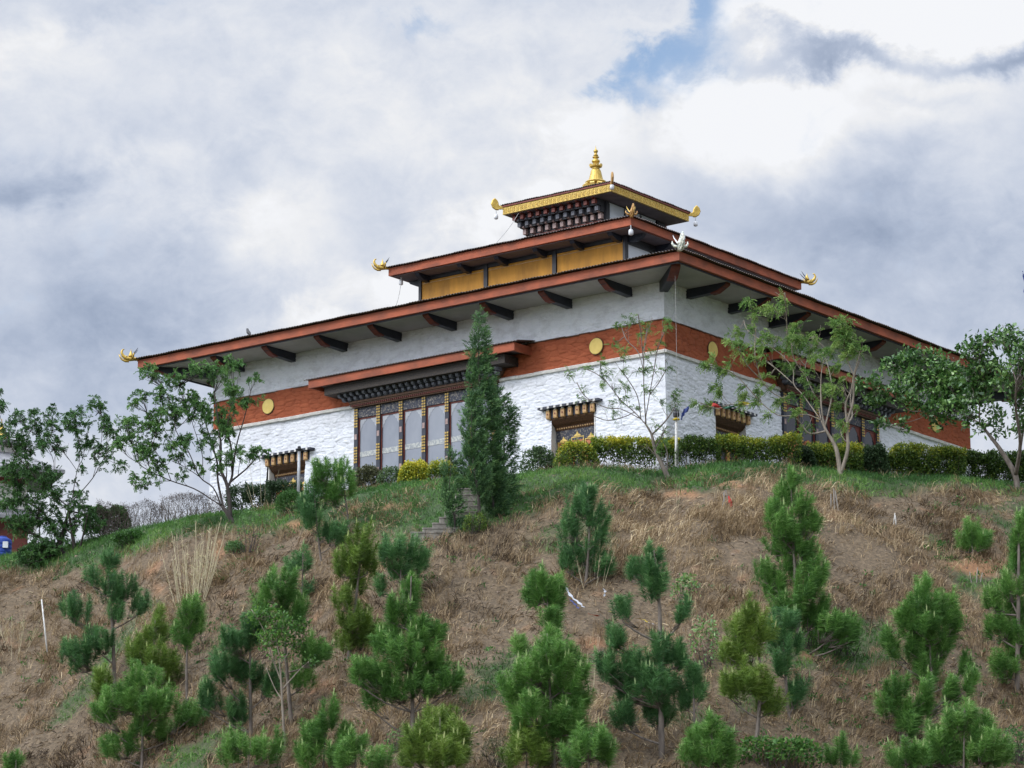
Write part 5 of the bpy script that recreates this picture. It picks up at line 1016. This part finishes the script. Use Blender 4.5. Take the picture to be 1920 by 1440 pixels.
shrub('lime green sprig bush between the tallest pine and the rounded pine', 1510, 1216, 54, 62, 'gapleaf', 29, tint=(.4, 1.0), bare=.2, leaf=(.10, .05), n=0.15, stems=4)
shrub('leafy green thicket along the bottom edge under the bluish pine', 1462, 1446, 170, 62, 'gapleaf', 30, tint=(.15, .8), bare=.3, leaf=(.13, .06), n=0.19)
shrub('green weed thicket below the loose low pine at right', 1745, 1452, 90, 60, 'gapleaf', 31, tint=(.1, .7), bare=.05, leaf=(.11, .05), n=0.19)
shrub('ferny grey-green weed left of the small yellow-tipped pine', 935, 1446, 70, 66, 'olive', 32, tint=(.2, .8), bare=.15, leaf=(.12, .02), n=0.17)
shrub('thin green weed at the foot of the broad dark pine', 742, 1408, 40, 40, 'darkleaf', 33, tint=(.3, .9), bare=.15, leaf=(.09, .035), n=0.15)
shrub('mixed low weeds at the right picture edge', 1905, 1432, 60, 70, 'darkleaf', 34, tint=(.2, .8), bare=.1, leaf=(.10, .04), n=0.17)
shrub('dark leafy bush below the spreading tree at the far left', 72, 1066, 84, 30, 'darkleaf', 35, tint=(.1, .6), bare=.05, leaf=(.10, .05), n=.7, D=113)

# ------------------------------------------------------------------ tall dry grasses one can tell apart
def reeds(label, px, py, w, h, n, seed, spread=.35, mat='reed', blade=True, plume=0.0, name='reed_clump', cat='reed clump', thick=.013):
    g = np.random.default_rng(seed); b = hit(px, py); s = dist(b)/FPX; root = plant(name, b, label, cat); f = unit(np.array([FW[0], FW[1], 0])); U = np.array([0, 0, 1.]); m = MB(); NV = []; NF = []; off = 0; TT = []
    for k in range(n):
        x = g.uniform(-.5, .5); st = b+RT*x*w*.62*s+f*g.normal()*w*.2*s; st[2] = ground_z(st[0], st[1])-.06
        hh = h*s*g.uniform(.42, 1.0); tp = st+U*hh+RT*(x*spread*w*s+g.normal()*.06*hh)+f*g.normal()*.08*hh; ln = smooth_line([st, st*.5+tp*.5+g.normal(size=3)*.015, tp], 3)
        m.tube(ln, [thick*(1-.5*i/(len(ln)-1)) for i in range(len(ln))], 4)
        if blade:
            q = int(g.integers(5, 9)); t = g.uniform(.3, 1, q); P = st+(tp-st)*t[:, None]; A = unit(g.normal(size=(q, 3))*.6+U*.9); V, F = leaves_mesh(P, A, g.uniform(.10, .26, q), .022, .15, g); NV.append(V); NF.append(F+off); off += len(V); TT.append(np.repeat(g.uniform(.3, 1, q), 4))
        if plume:
            q = 22; t = g.uniform(.6, 1, q); P = st+(tp-st)*t[:, None]; A = unit(g.normal(size=(q, 3))*.3+U*.8+WIND*plume); V, F = leaves_mesh(P, A, g.uniform(.05, .14, q), .012, .1, g); NV.append(V); NF.append(F+off); off += len(V); TT.append(np.repeat(g.uniform(.5, 1, q), 4))
    m.build('stalk', MT['reedstalk'], root)
    if NV: npmesh('foliage', np.concatenate(NV), np.concatenate(NF), MT[mat], root, tint=np.concatenate(TT))
    return root
MT['reedstalk'] = surf('dry_reed_stalk', (.36, .31, .19), (.62, .55, .37), 6, .7, bstr=0)
reeds('tall clump of straight pale dry reeds on the left of the slope', 362, 1124, 96, 146, 56, 1, spread=.55, thick=.014)
reeds('plumed pale grass tuft at the foot of the windswept pine', 1112, 1092, 60, 92, 14, 2, spread=.6, plume=.4, blade=False, name='grass_clump', cat='grass clump', thick=.007)
reeds('arching dry stalks at the left picture edge', 30, 1222, 74, 88, 16, 3, spread=.9, plume=.2, blade=False, name='grass_clump', cat='grass clump', thick=.008)
reeds('pair of pale dry stems right of the dense conical pine', 1106, 1290, 26, 106, 4, 4, spread=.4, blade=False, name='grass_clump', cat='grass clump', thick=.009)
reeds('thin dry stems left of the broad dark pine', 638, 1252, 22, 50, 4, 5, spread=.5, blade=False, name='grass_clump', cat='grass clump', thick=.008)
reeds('leafless twiggy stems rising before the left end of the white wall', 492, 952, 52, 112, 6, 6, spread=.6, blade=False, name='bare_shrub', cat='shrub', thick=.010)
reeds('pale dry grass tuft among the weeds right of the tallest pine', 1625, 1130, 26, 32, 9, 7, spread=.8, blade=False, name='grass_clump', cat='grass clump', thick=.007)
reeds('single thin brown sapling stem under the lamp pole', 1271, 962, 8, 80, 2, 8, spread=.2, blade=True, mat='olive', name='bare_shrub', cat='shrub', thick=.010)

# ------------------------------------------------------------------ ground cover
def scatter(n, x0, x1, y1, seed):
    """random places on the hill face, even over the ground, with the photo pixel each is seen at"""
    g = np.random.default_rng(seed); a0 = _azd(x0, 950)[0]; a1 = _azd(x1, 950)[0]
    az = g.uniform(a0, a1, n); dmin = 71.0; d = np.sqrt(g.uniform(dmin**2, 119**2, n)); db = np.interp(az, _b[:, 0], _b[:, 1]); k = d < db+1.2; az, d = az[k], d[k]
    X = CAM[0]+d*(np.sin(az)*_r0[0]+np.cos(az)*math.sin(YAW)); Y = CAM[1]+d*(np.sin(az)*_r0[1]+np.cos(az)*math.cos(YAW)); P = np.stack([X, Y, ground_z(X, Y)], -1); q = proj(P)
    k = (q[:, 1] < y1); return P[k], q[k], g
def blades(name, P, L, lean, ldir, wid, tint, mat, kind='stuff', g=rng, bend=.5):
    """arched blade of three joints per row"""
    n = len(P); U = np.array([0, 0, 1.]); a = unit(U*(1-lean)[:, None]+ldir*lean[:, None]); a2 = unit(a+ldir*(bend*1.1)-U*(lean*bend*1.3)[:, None]); S = unit(np.cross(a, g.normal(size=(n, 3)))); w = wid[:, None]*.5; L = L[:, None]
    V = np.empty((n, 5, 3)); V[:, 0] = P-S*w-U*.02; V[:, 1] = P+S*w-U*.02; V[:, 2] = P+a*L*.55+S*w*.8; V[:, 3] = P+a*L*.55-S*w*.8; V[:, 4] = P+a*L*.55+a2*L*.5
    b = np.arange(n)[:, None]*5; o = npmesh(name, V.reshape(-1, 3), [np.concatenate([b, b+1, b+2, b+3], 1), np.concatenate([b+3, b+2, b+4], 1)], MT[mat], tint=np.repeat(tint, 5)); tag(o, kind=kind); return o
def make_grass():
    P, q, g = scatter(62000, -420, 2340, 1500, 5); gr, so_ = cover(q[:, 0], q[:, 1], P[:, 0], P[:, 1])
    hum = fbm(P[:, 0]*.55, P[:, 1]*.55, 61, 3); k = (g.random(len(P)) > gr*1.15) & (g.random(len(P)) > so_*1.1) & (g.random(len(P)) < .25+1.5*np.clip(hum-.22, 0, 1)); P, q, hum = P[k], q[k], hum[k]; n = len(P); m = 11
    th = fbm(P[:, 0]*.28+7, P[:, 1]*.28, 71, 3)*12.0; flow = np.cos(th)[:, None]*RT+np.sin(th)[:, None]*np.array([FW[0], FW[1], 0])*.8-np.array([0, 0, .25])
    tone = fbm(P[:, 0]*.16+3, P[:, 1]*.16, 81, 4); gray = fbm(P[:, 0]*.8, P[:, 1]*.8, 85, 3)
    P2 = np.repeat(P, m, 0)+g.normal(size=(n*m, 3))*np.array([.10, .10, .02]); N = n*m
    ld = unit(np.repeat(flow, m, 0)+g.normal(size=(N, 3))*.75); lean = np.clip(np.repeat(.50+.35*(hum < .5)+.0*hum, m)+g.normal(size=N)*.16, .1, .95)
    L = np.repeat(.17+.27*np.clip((hum-.30)*2, 0, 1), m)*g.uniform(.6, 1.3, N); t = np.repeat(.36+1.0*(tone-.5)+.75*(gray-.5)+.35*(hum-.5), m)+g.normal(size=N)*.21
    blades('dry_grass', P2, L, lean, ld, g.uniform(.012, .026, N), np.clip(t, 0, 1), 'straw', g=g, bend=.75)
    # upright tawny tussocks
    P, q, g = scatter(23000, -420, 2340, 1500, 15); gr, so_ = cover(q[:, 0], q[:, 1], P[:, 0], P[:, 1]); pt = fbm(P[:, 0]*.45+30, P[:, 1]*.45, 91, 3); k = (pt+g.normal(size=len(pt))*.05 > .53) & (gr < .3); P = P[k]; n = len(P); m = 14
    P2 = np.repeat(P, m, 0)+g.normal(size=(n*m, 3))*np.array([.07, .07, .02]); N = n*m; ld = unit(g.normal(size=(N, 3))*.8+RT*.5)
    blades('tall_dry_grass', P2, g.uniform(.20, .50, N), np.clip(g.normal(.34, .18, N), .02, .8), ld, g.uniform(.008, .015, N), np.clip(np.repeat(g.uniform(.40, .85, n), m)+g.normal(size=N)*.15, 0, 1), 'straw', g=g, bend=.6)
    # green turf near the brow and in patches
    P, q, g = scatter(160000, -420, 2340, 1500, 25); gr, so_ = cover(q[:, 0], q[:, 1], P[:, 0], P[:, 1]); k = (g.random(len(P)) < gr*1.1) & (g.random(len(P)) > so_); P = P[k]; n = len(P); m = 5
    P2 = np.repeat(P, m, 0)+g.normal(size=(n*m, 3))*np.array([.06, .06, .01]); N = n*m; ld = unit(g.normal(size=(N, 3))+np.array([0, 0, -.2])); hum = np.repeat(fbm(P[:, 0]*.9, P[:, 1]*.9, 95, 3), m)
    blades('green_grass', P2, g.uniform(.08, .20, N)*(.6+1.1*hum), np.clip(g.normal(.45, .2, N), .05, .9), ld, g.uniform(.012, .022, N), np.clip(np.repeat(fbm(P[:, 0]*.5, P[:, 1]*.5, 99, 3), m)*1.3-.2+g.normal(size=N)*.16, 0, 1), 'green', g=g)
    # dead stalks and clods left among the turf
    P, q, g = scatter(30000, 380, 1700, 1060, 35); gr, so_ = cover(q[:, 0], q[:, 1], P[:, 0], P[:, 1]); pt = fbm(P[:, 0]*.7+11, P[:, 1]*.7, 101, 3); k = (gr > .3) & (pt > .57); P = P[k]; n = len(P); m = 8
    P2 = np.repeat(P, m, 0)+g.normal(size=(n*m, 3))*np.array([.10, .10, .02]); N = n*m
    blades('dead_stalks', P2, g.uniform(.12, .38, N), np.clip(g.normal(.75, .15, N), .2, .97), unit(g.normal(size=(N, 3))), g.uniform(.012, .022, N), np.clip(g.normal(.5, .25, N), 0, 1), 'straw', g=g)
make_grass()
def make_weeds():
    P, q, g = scatter(5200, -120, 2040, 1500, 45); gr, so_ = cover(q[:, 0], q[:, 1], P[:, 0], P[:, 1]); pt = fbm(P[:, 0]*.25+51, P[:, 1]*.25, 121, 3); k = (g.random(len(P)) < np.clip((pt-.44)*3.5, .03, .8)); P = P[k]; n = len(P); m = 14
    P2 = np.repeat(P, m, 0)+g.normal(size=(n*m, 3))*np.array([.09, .09, .03])+np.array([0, 0, .08]); A = unit(g.normal(size=(n*m, 3))+np.array([0, 0, .6])); V, F = leaves_mesh(P2, A, g.uniform(.06, .15, n*m), g.uniform(.03, .06, n*m), .2, g)
    tag(npmesh('weeds', V, F, MT['gapleaf'], tint=np.repeat(np.clip(np.repeat(g.uniform(.0, .5, n), m)+g.normal(size=n*m)*.1, 0, 1), 4)), kind='stuff')
    P, q, g = scatter(2600, -120, 2040, 1500, 46); n = len(P); a = g.random((n, 8))*2*math.pi; V = []; F = []
    base = np.array([(-1, -1, -.6), (1, -1, -.6), (1, 1, -.6), (-1, 1, -.6), (-.7, -.7, .6), (.7, -.7, .6), (.7, .7, .6), (-.7, .7, .6)]); sz = g.uniform(.015, .05, n)**1.0
    Vv = P[:, None, :]+(base[None]*g.uniform(.6, 1.4, (n, 8, 3)))*sz[:, None, None]; b = np.arange(n)[:, None]*8; Fq = np.concatenate([b+np.array(f)[None] for f in [(0, 3, 2, 1), (4, 5, 6, 7), (0, 1, 5, 4), (1, 2, 6, 5), (2, 3, 7, 6), (3, 0, 4, 7)]])
    tag(npmesh('gravel', Vv.reshape(-1, 3), Fq, surf('slope_stones', (.10, .07, .05), (.34, .26, .19), 4, .9)), kind='stuff')
make_weeds()

# ------------------------------------------------------------------ stone steps
def steps():
    L0 = [(882, 928), (880, 939), (877, 950), (872, 961), (866, 972), (857, 983), (844, 993), (828, 1002), (808, 1010)]
    b = hit(846, 998); root = thing('stone_steps', b, 'flight of worn grey stone steps climbing past the cypresses to the temple', 'steps')
    g = random.Random(4); f = unit(np.array([FW[0], FW[1], 0]))
    for k, (x, y) in enumerate(L0):
        p = hit(x, y); w = .40+k*.03; T = lambda q, p=p: p+RT*q[0]+f*q[1]+np.array([0, 0, 1])*q[2]; a = g.uniform(-.03, .03); m = MB(T)
        m.box(-w+a, w+a, -.22, .50, -.35, .13, .03); m.box(-w-.01+a, w+.02+a, -.24, .50, .1301, .17, .03); m.build('step', MT['concrete'], root)
steps()

# ------------------------------------------------------------------ poles, flags, stakes
b = at(559, 942, HD(559, 942)-.5); b[2] = ground_z(b[0], b[1]); s = dist(b)/FPX; D = dist(b)
r_ = thing('lamp_pole', b, 'slim grey garden lamp pole with dark cap left of the large window', 'lamp pole')
top = at(561, 846, D); m = MB(); m.tube([b-np.array([0, 0, .3]), b*.5+top*.5, top], [.062, .055, .052], 12); m.build('pole', MT['steel'], r_, smooth=True)
m = MB(); m.lathe(top, [(.05, -.02), (.055, .02), (.13, .05), (.13, .08), (.06, .09), (.06, .16), (.045, .18)], 12); m.build('cap', MT['black'], r_)
m = MB(); m.lathe(b, [(.085, -.1), (.085, .32), (.062, .33)], 12); m.build('base', MT['whitepaint'], r_)
D = HD(1268, 880)-.7; b = at(1267, 880, D); b[2] = ground_z(b[0], b[1]); top = at(1268, 786, D); r_ = thing('lamp_pole', b, 'thin cream garden lamp pole with yellow collar near the temple corner', 'lamp pole')
m = MB(); m.tube([b-np.array([0, 0, .3]), top], [.045, .038], 10); m.build('pole', MT['whitepaint'], r_, smooth=True)
m = MB(); m.lathe(top, [(.04, -.04), (.11, -.03), (.12, .0), (.08, .03), (.05, .04)], 12); m.build('collar', MT['fyellow'], r_)
m = MB(); m.lathe(top, [(.05, .061), (.10, .09), (.11, .20), (.08, .27), (.10, .28), (.04, .36)], 10); m.build('lamp_head', MT['black'], r_)
lamp_top = top+np.array([0, 0, .2])
def strip(name, label, pts, widths, mat, cat='prayer flag', group='prayer flags on the line by the corner', hang=True, seed=0, th=.004):
    """a cloth with ripples and a little thickness following a line of points"""
    g = np.random.default_rng(seed); ln = smooth_line(pts, 6); n = len(ln); w = np.interp(np.linspace(0, 1, n), np.linspace(0, 1, len(widths)), widths); f = unit(np.array([FW[0], FW[1], 0])); U = np.array([0, 0, -1.]) if hang else unit(RT*.5+f); V = []; nc = 5
    for k in range(n):
        for j in range(nc):
            t = j/(nc-1); V.append(ln[k]+U*w[k]*t+f*(math.sin(k*.9+j*.8+seed)*.035*(t+.3))+RT*.02*math.sin(k*1.7+j))
    V = np.array(V); m = n*nc; V = np.concatenate([V, V+f*th]); F = []
    for k in range(n-1):
        for j in range(nc-1):
            a = k*nc+j; F.append((a, a+1, a+nc+1, a+nc)); F.append((m+a, m+a+nc, m+a+nc+1, m+a+1))
    o = npmesh(name, V, np.array(F), MT[mat], smooth=True); return tag(o, label, cat, group)
Lp = lambda x, y: at(x, y, D+.15)
strip('prayer_flag', 'dark blue prayer flag curling beside the lamp pole head', [Lp(1277, 781), Lp(1282, 768), Lp(1292, 761)], [.16, .2, .14], 'fblue', seed=1)
strip('prayer_flag', 'thin white prayer flag between the blue and red ones', [Lp(1294, 760), Lp(1305, 757), Lp(1316, 757)], [.08, .12, .06], 'fwhite', seed=2)
strip('prayer_flag', 'red prayer flag across the right narrow window lintel', [Lp(1326, 761), Lp(1337, 755), Lp(1354, 764)], [.04, .14, .05], 'fred', seed=3)
strip('prayer_flag', 'dark green prayer flag streaming past the right narrow window', [Lp(1352, 760), Lp(1366, 762), Lp(1384, 758)], [.10, .08, .02], 'fgreen', seed=4)
strip('prayer_flag', 'yellow prayer flag streaming from the line before the white wall', [Lp(1384, 752), Lp(1395, 753), Lp(1412, 757)], [.14, .11, .01], 'fyellow', seed=5)
def wire(label, pts, r=.010, k=5, name='wire', cat='wire', mat='wire'):
    m = MB(); m.tube(smooth_line(pts, k), r, 5); o = m.build(name, MT[mat]); return tag(o, label, cat)
wire('thin cord carrying the small prayer flags from the lamp pole to the windblown tree', [lamp_top, Lp(1290, 762), Lp(1326, 761), Lp(1355, 760), Lp(1384, 754), Lp(1430, 752), Lp(1480, 742)], .006, name='flag_cord', cat='cord')
q = np.array([1.55, -1.55, 2.05]); wire('pale conductor wire hanging from the near eave corner to the ground', [q, q-np.array([-.02, 0, 3.2]), np.array([1.57, -1.55, ZB+.05])], .0055)
wire('thin slack cable from the left end of the middle roof down to the main roof', [np.array([-15.9, 5.0, 6.35]), np.array([-15.7, 4.4, 5.0]), np.array([-15.6, 3.2, 3.6])], .012)
wire('fine guy wire slanting from the top roof eave to the middle roof', [np.array([-12.4, 7.95, 9.0]), np.array([-12.3, 7.2, 8.2]), np.array([-12.2, 6.2, 7.3])], .010)
# tall banner pole at the right edge
D = HD(1930, 930)-1.2; b = at(1931, 935, D); b[2] = ground_z(b[0], b[1]); top = at(1931, 470, D); r_ = thing('banner_pole', b, 'tall prayer banner pole at the right picture edge', 'banner pole')
m = MB(); m.tube([b-np.array([0, 0, .3]), top], [.06, .035], 8); m.build('pole', MT['stake'], r_)
for k, (y0, y1, w, mt, nm) in enumerate(((508, 578, 13, 'fblue', 'blue'), (584, 648, 15, 'fwhite', 'white'), (676, 722, 16, 'forange', 'orange'), (742, 800, 12, 'fgreen', 'green'), (812, 858, 14, 'fyellow', 'yellow'))):
    strip('prayer_banner', f'{nm} cloth length tied to the tall banner pole', [at(1930, y0, D-.05), at(1930-w*.5, (y0+y1)/2, D-.1), at(1930, y1, D-.05)], [.02, w*D/FPX, .02], mt, cat='banner', group='banner cloths on the tall pole', hang=False, seed=30+k)
    bpy.data.objects[-1] if False else None
for o in [o for o in COL.objects if o.name.startswith('prayer_banner')]:          # the cloths fly from the pole toward the left
    co_ = np.empty(len(o.data.vertices)*3, np.float32); o.data.vertices.foreach_get('co', co_); v = co_.reshape(-1, 3); ctr = at(1931, 700, D); x = (v-ctr)@RT; v -= (2*np.maximum(x, 0))[:, None]*RT; o.data.vertices.foreach_set('co', v.ravel().astype(np.float32)); o.data.update()
# white leaning post and groups of stakes
b = hit(91, 1232); D = dist(b); m = MB(); m.tube([b-np.array([0, 0, .2]), at(84, 1180, D), at(78, 1124, D)], [.030, .028, .024], 7)
tag(m.build('marker_post', MT['whitepaint'], None, True), 'white leaning marker post on the left of the dry slope', 'post')
def stakes(label, base, tops, r=.022, mat='stake', rag=None):
    b = hit(*base); D = dist(b); r_ = thing('stake_group', b, label, 'stakes')
    for (x0, y0, x1, y1) in tops:
        p = at(x0, y0, D); p[2] = ground_z(p[0], p[1])-.05; m = MB(); m.tube([p, at(x1, y1, D+.02)], [r, r*.85], 6); m.build('stake', MT[mat], r_)
    if rag:
        p = at(rag[0], rag[1], D-.08); V = []; g = np.random.default_rng(3)
        m = MB(); m.tube([p, p+RT*.05-np.array([0, 0, .18]), p+RT*.10-np.array([0, 0, .42])], [.02, .06, .03], 7); m.build('rag', MT['fred'], r_)
    return r_
stakes('tripod of grey sticks with a faded red rag on the upper slope', (1358, 955), [(1353, 955, 1360, 919), (1369, 955, 1361, 919), (1362, 950, 1356, 922)], .017, 'stake', (1366, 930))
stakes('three upright grey stakes close together right of the tallest pine', (1565, 956), [(1558, 956, 1558, 926), (1565, 957, 1563, 916), (1572, 955, 1566, 920)], .026)
stakes('small white stake on a pale block in the dry grass', (1677, 985), [(1675, 984, 1678, 962), (1680, 985, 1679, 966)], .018, 'whitepaint')
stakes('short splayed stakes on the orange soil at right', (1830, 1096), [(1822, 1092, 1818, 1072), (1831, 1095, 1833, 1064), (1838, 1097, 1842, 1074)], .020)
# fallen flags in the dry grass
def ground_cloth(label, pts, w, mat, seed):
    P = [hit(*p)+np.array([0, 0, .36]) for p in pts]; return strip('fallen_flag', label, P, [q*1.5 for q in w], mat, group='fallen flags in the dry grass', hang=False, seed=seed)
ground_cloth('faded blue and white fallen flag trailing from the bright pine top', [(1058, 1120), (1066, 1138), (1080, 1152), (1092, 1162)], [.05, .16, .20, .10], 'fwhite', 41)
ground_cloth('grey-blue fallen cloth beside the trailing white one', [(1066, 1146), (1076, 1158), (1084, 1166)], [.05, .12, .05], 'fblue', 42)
ground_cloth('crumpled orange-red cloth lying in the dry grass', [(1101, 1174), (1109, 1177), (1119, 1178)], [.16, .24, .16], 'forange', 43)
ground_cloth('small yellow cloth scrap left of the balled-tuft pine', [(1139, 1172), (1146, 1173), (1153, 1174)], [.05, .12, .06], 'fyellow', 44)
ground_cloth('yellow and white tangle of flags behind the balled-tuft pine', [(1190, 1184), (1204, 1186), (1214, 1192)], [.06, .12, .05], 'fyellow', 45)
ground_cloth('pale blue-white flag on the ground right of the yellow tangle', [(1206, 1190), (1216, 1193), (1228, 1195)], [.12, .22, .10], 'fwhite', 46)
ground_cloth('white scrap caught on a thin stem above the fallen flags', [(1130, 1126), (1133, 1132), (1132, 1142)], [.05, .08, .03], 'fwhite', 47)

# ------------------------------------------------------------------ lamps under the roof corners
def hanging(label, p, k=1.0):
    r_ = thing('hanging_lamp', p, label, 'lamp', 'lamps hanging from the roof corners'); m = MB(); m.tube([np.array(p), np.array(p)-np.array([0, 0, .14*k])], .018*k, 6); m.build('stem', MT['steel'], r_)
    m = MB(); m.lathe(np.array(p)-np.array([0, 0, .14*k]), [(.03*k, 0), (.075*k, -.03*k), (.085*k, -.11*k), (.08*k, -.19*k), (.03*k, -.215*k)], 12); m.build('globe', MT['lamp'], r_, True)
ci3, ci2 = -I3+.14, -I2+.0
hanging('frosted lamp under the near corner of the gilded top roof', (ci3+.02, -ci3-.02, Z3+.34)); hanging('frosted lamp under the left corner of the gilded top roof', (-LW-ci3-.05, -ci3-.05, Z3+.16)); hanging('frosted lamp under the right corner of the gilded top roof', (ci3+.05, LW+ci3+.05, Z3+.16))
hanging('frosted lamp under the near corner of the middle roof', (ci2-.02, -ci2+.02, Z2+.0), 1.1); hanging('frosted lamp under the left corner of the middle roof', (-LW-ci2+.35, -ci2+.35, Z2+.0), 1.0)
# ------------------------------------------------------------------ small birds
def bird(label, p, d, k=1.0):
    d = unit(np.array(d, float)); s = np.cross([0, 0, 1], d); m = MB(lambda q: np.array(p)+k*(d*q[0]+s*q[1]+np.array([0, 0, 1])*q[2]))
    m.tube([(-.20, 0, -.06), (-.10, 0, .0), (-.04, 0, .05), (.03, 0, .10), (.07, 0, .16), (.09, 0, .21), (.12, 0, .225), (.16, 0, .22)], [.012, .030, .055, .062, .045, .040, .026, .004], 10)
    for e in (-1, 1): m.tube([(0, e*.02, .06), (.005, e*.022, -.04), (.03, e*.022, -.045)], [.01, .006, .004], 5)
    tag(m.build('bird', MT['feather'], None, True), label, 'bird')
bp = at(465, 634, 113.0); bird('small dark bird perched on the edge of the main roof', (-17.35, -O1-.03, ZF1+.42), (-1, .3, 0), 1.15)
bird('dark bird perched on a thin limb of the windblown tree before the white wall', at(1332, 735, dist(hit(1578, 892))-.2), (.4, .2, .3), .55)

# ------------------------------------------------------------------ small shrine and tank behind the spreading tree
def shrine():
    D = 131.0; c = at(-4, 985, D); c[2] = ZB-.2; root = thing('shrine', c, 'small white shrine with grey tiered roofs and gilded finial at the far left', 'shrine'); f = unit(np.array([FW[0], FW[1], 0]))
    ca, sa = math.cos(rad(20)), math.sin(rad(20)); A = RT*ca+f*sa; B = -RT*sa+f*ca; T = lambda q: c+A*q[0]+B*q[1]+np.array([0, 0, 1])*q[2]; z = lambda row: (720-row)/FPX*D*1.03+at(960, 720, D)[2]-c[2]
    def hip(h, w, z0, z1, name, mat):
        m = MB(T); m.add([(-h, -h, z0), (h, -h, z0), (h, h, z0), (-h, h, z0), (-h, -h, z0+.14), (h, -h, z0+.14), (h, h, z0+.14), (-h, h, z0+.14), (-w, -w, z1), (w, -w, z1), (w, w, z1), (-w, w, z1)], [(3, 2, 1, 0), (0, 1, 5, 4), (1, 2, 6, 5), (2, 3, 7, 6), (3, 0, 4, 7), (4, 5, 9, 8), (5, 6, 10, 9), (6, 7, 11, 10), (7, 4, 8, 11), (8, 9, 10, 11)]); return m.build(name, mat, root)
    rf = surf('grey_shrine_roof', (.16, .16, .17), (.30, .30, .31), 3, .8); zz = [z(r) for r in (1060, 1002, 990, 976, 918, 900, 872, 862, 846)]
    m = MB(T); m.box(-1.1, 1.1, -1.1, 1.1, -1.0, zz[1], .02); m.build('wall', MT['red'] if False else MT['wine'], root)
    hip(1.75, .9, zz[1], zz[3], 'roof', rf)
    m = MB(T); m.box(-1.0, 1.0, -1.0, 1.0, zz[3]-.1, zz[4], .02); m.build('wall', MT['rim'], root)
    m = MB(T); m.box(-1.03, 1.03, -1.03, 1.03, zz[4]-.35, zz[4]-.08); m.build('red_band', MT['wine'], root)
    hip(2.35, .7, zz[4], zz[6], 'roof', rf); m = MB(T); m.box(-.55, .55, -.55, .55, zz[6]-.1, zz[6]+.35); m.build('wall', MT['rim'], root); hip(1.1, .1, zz[6]+.35, zz[8], 'roof', rf)
    m = MB(); p = T((.0, 0, zz[8])); m.lathe(p, [(.32, -.1), (.32, .05), (.2, .1), (.24, .2), (.12, .45), (.14, .5), (.06, .62), (.09, .68), (.03, .8), (.01, 1.0)], 12); m.build('finial', MT['gold'], root)
    for x in (1.35, -1.35):
        m = MB(T); m.tube([(x, -1.35, -.6), (x, -1.35, zz[1]+.02)], .06, 8); m.build('post', MT['whitepaint'], root)
shrine()
D = 117.5; b = at(3, 1056, D); b[2] = ground_z(b[0], b[1]); r_ = thing('water_tank', b, 'blue plastic water tank with a pale panel at the left picture edge', 'water tank')
m = MB(); m.lathe(b, [(0.34, -0.24), (0.357, 0.016), (0.374, 0.08), (0.357, 0.128), (0.374, 0.192), (0.357, 0.288), (0.374, 0.352), (0.357, 0.448), (0.374, 0.512), (0.357, 0.624), (0.323, 0.688), (0.187, 0.752), (0.17, 0.8), (0.017, 0.808)], 24); m.build('tank', MT['tarp'], r_)
f = unit(np.array([FW[0], FW[1], 0])); T = lambda q: b+RT*q[0]+f*q[1]+np.array([0, 0, 1])*q[2]
m = MB(T); m.box(.08, .28, -.40, -.30, .30, .54); m.build('panel', MT['lamp'], r_)
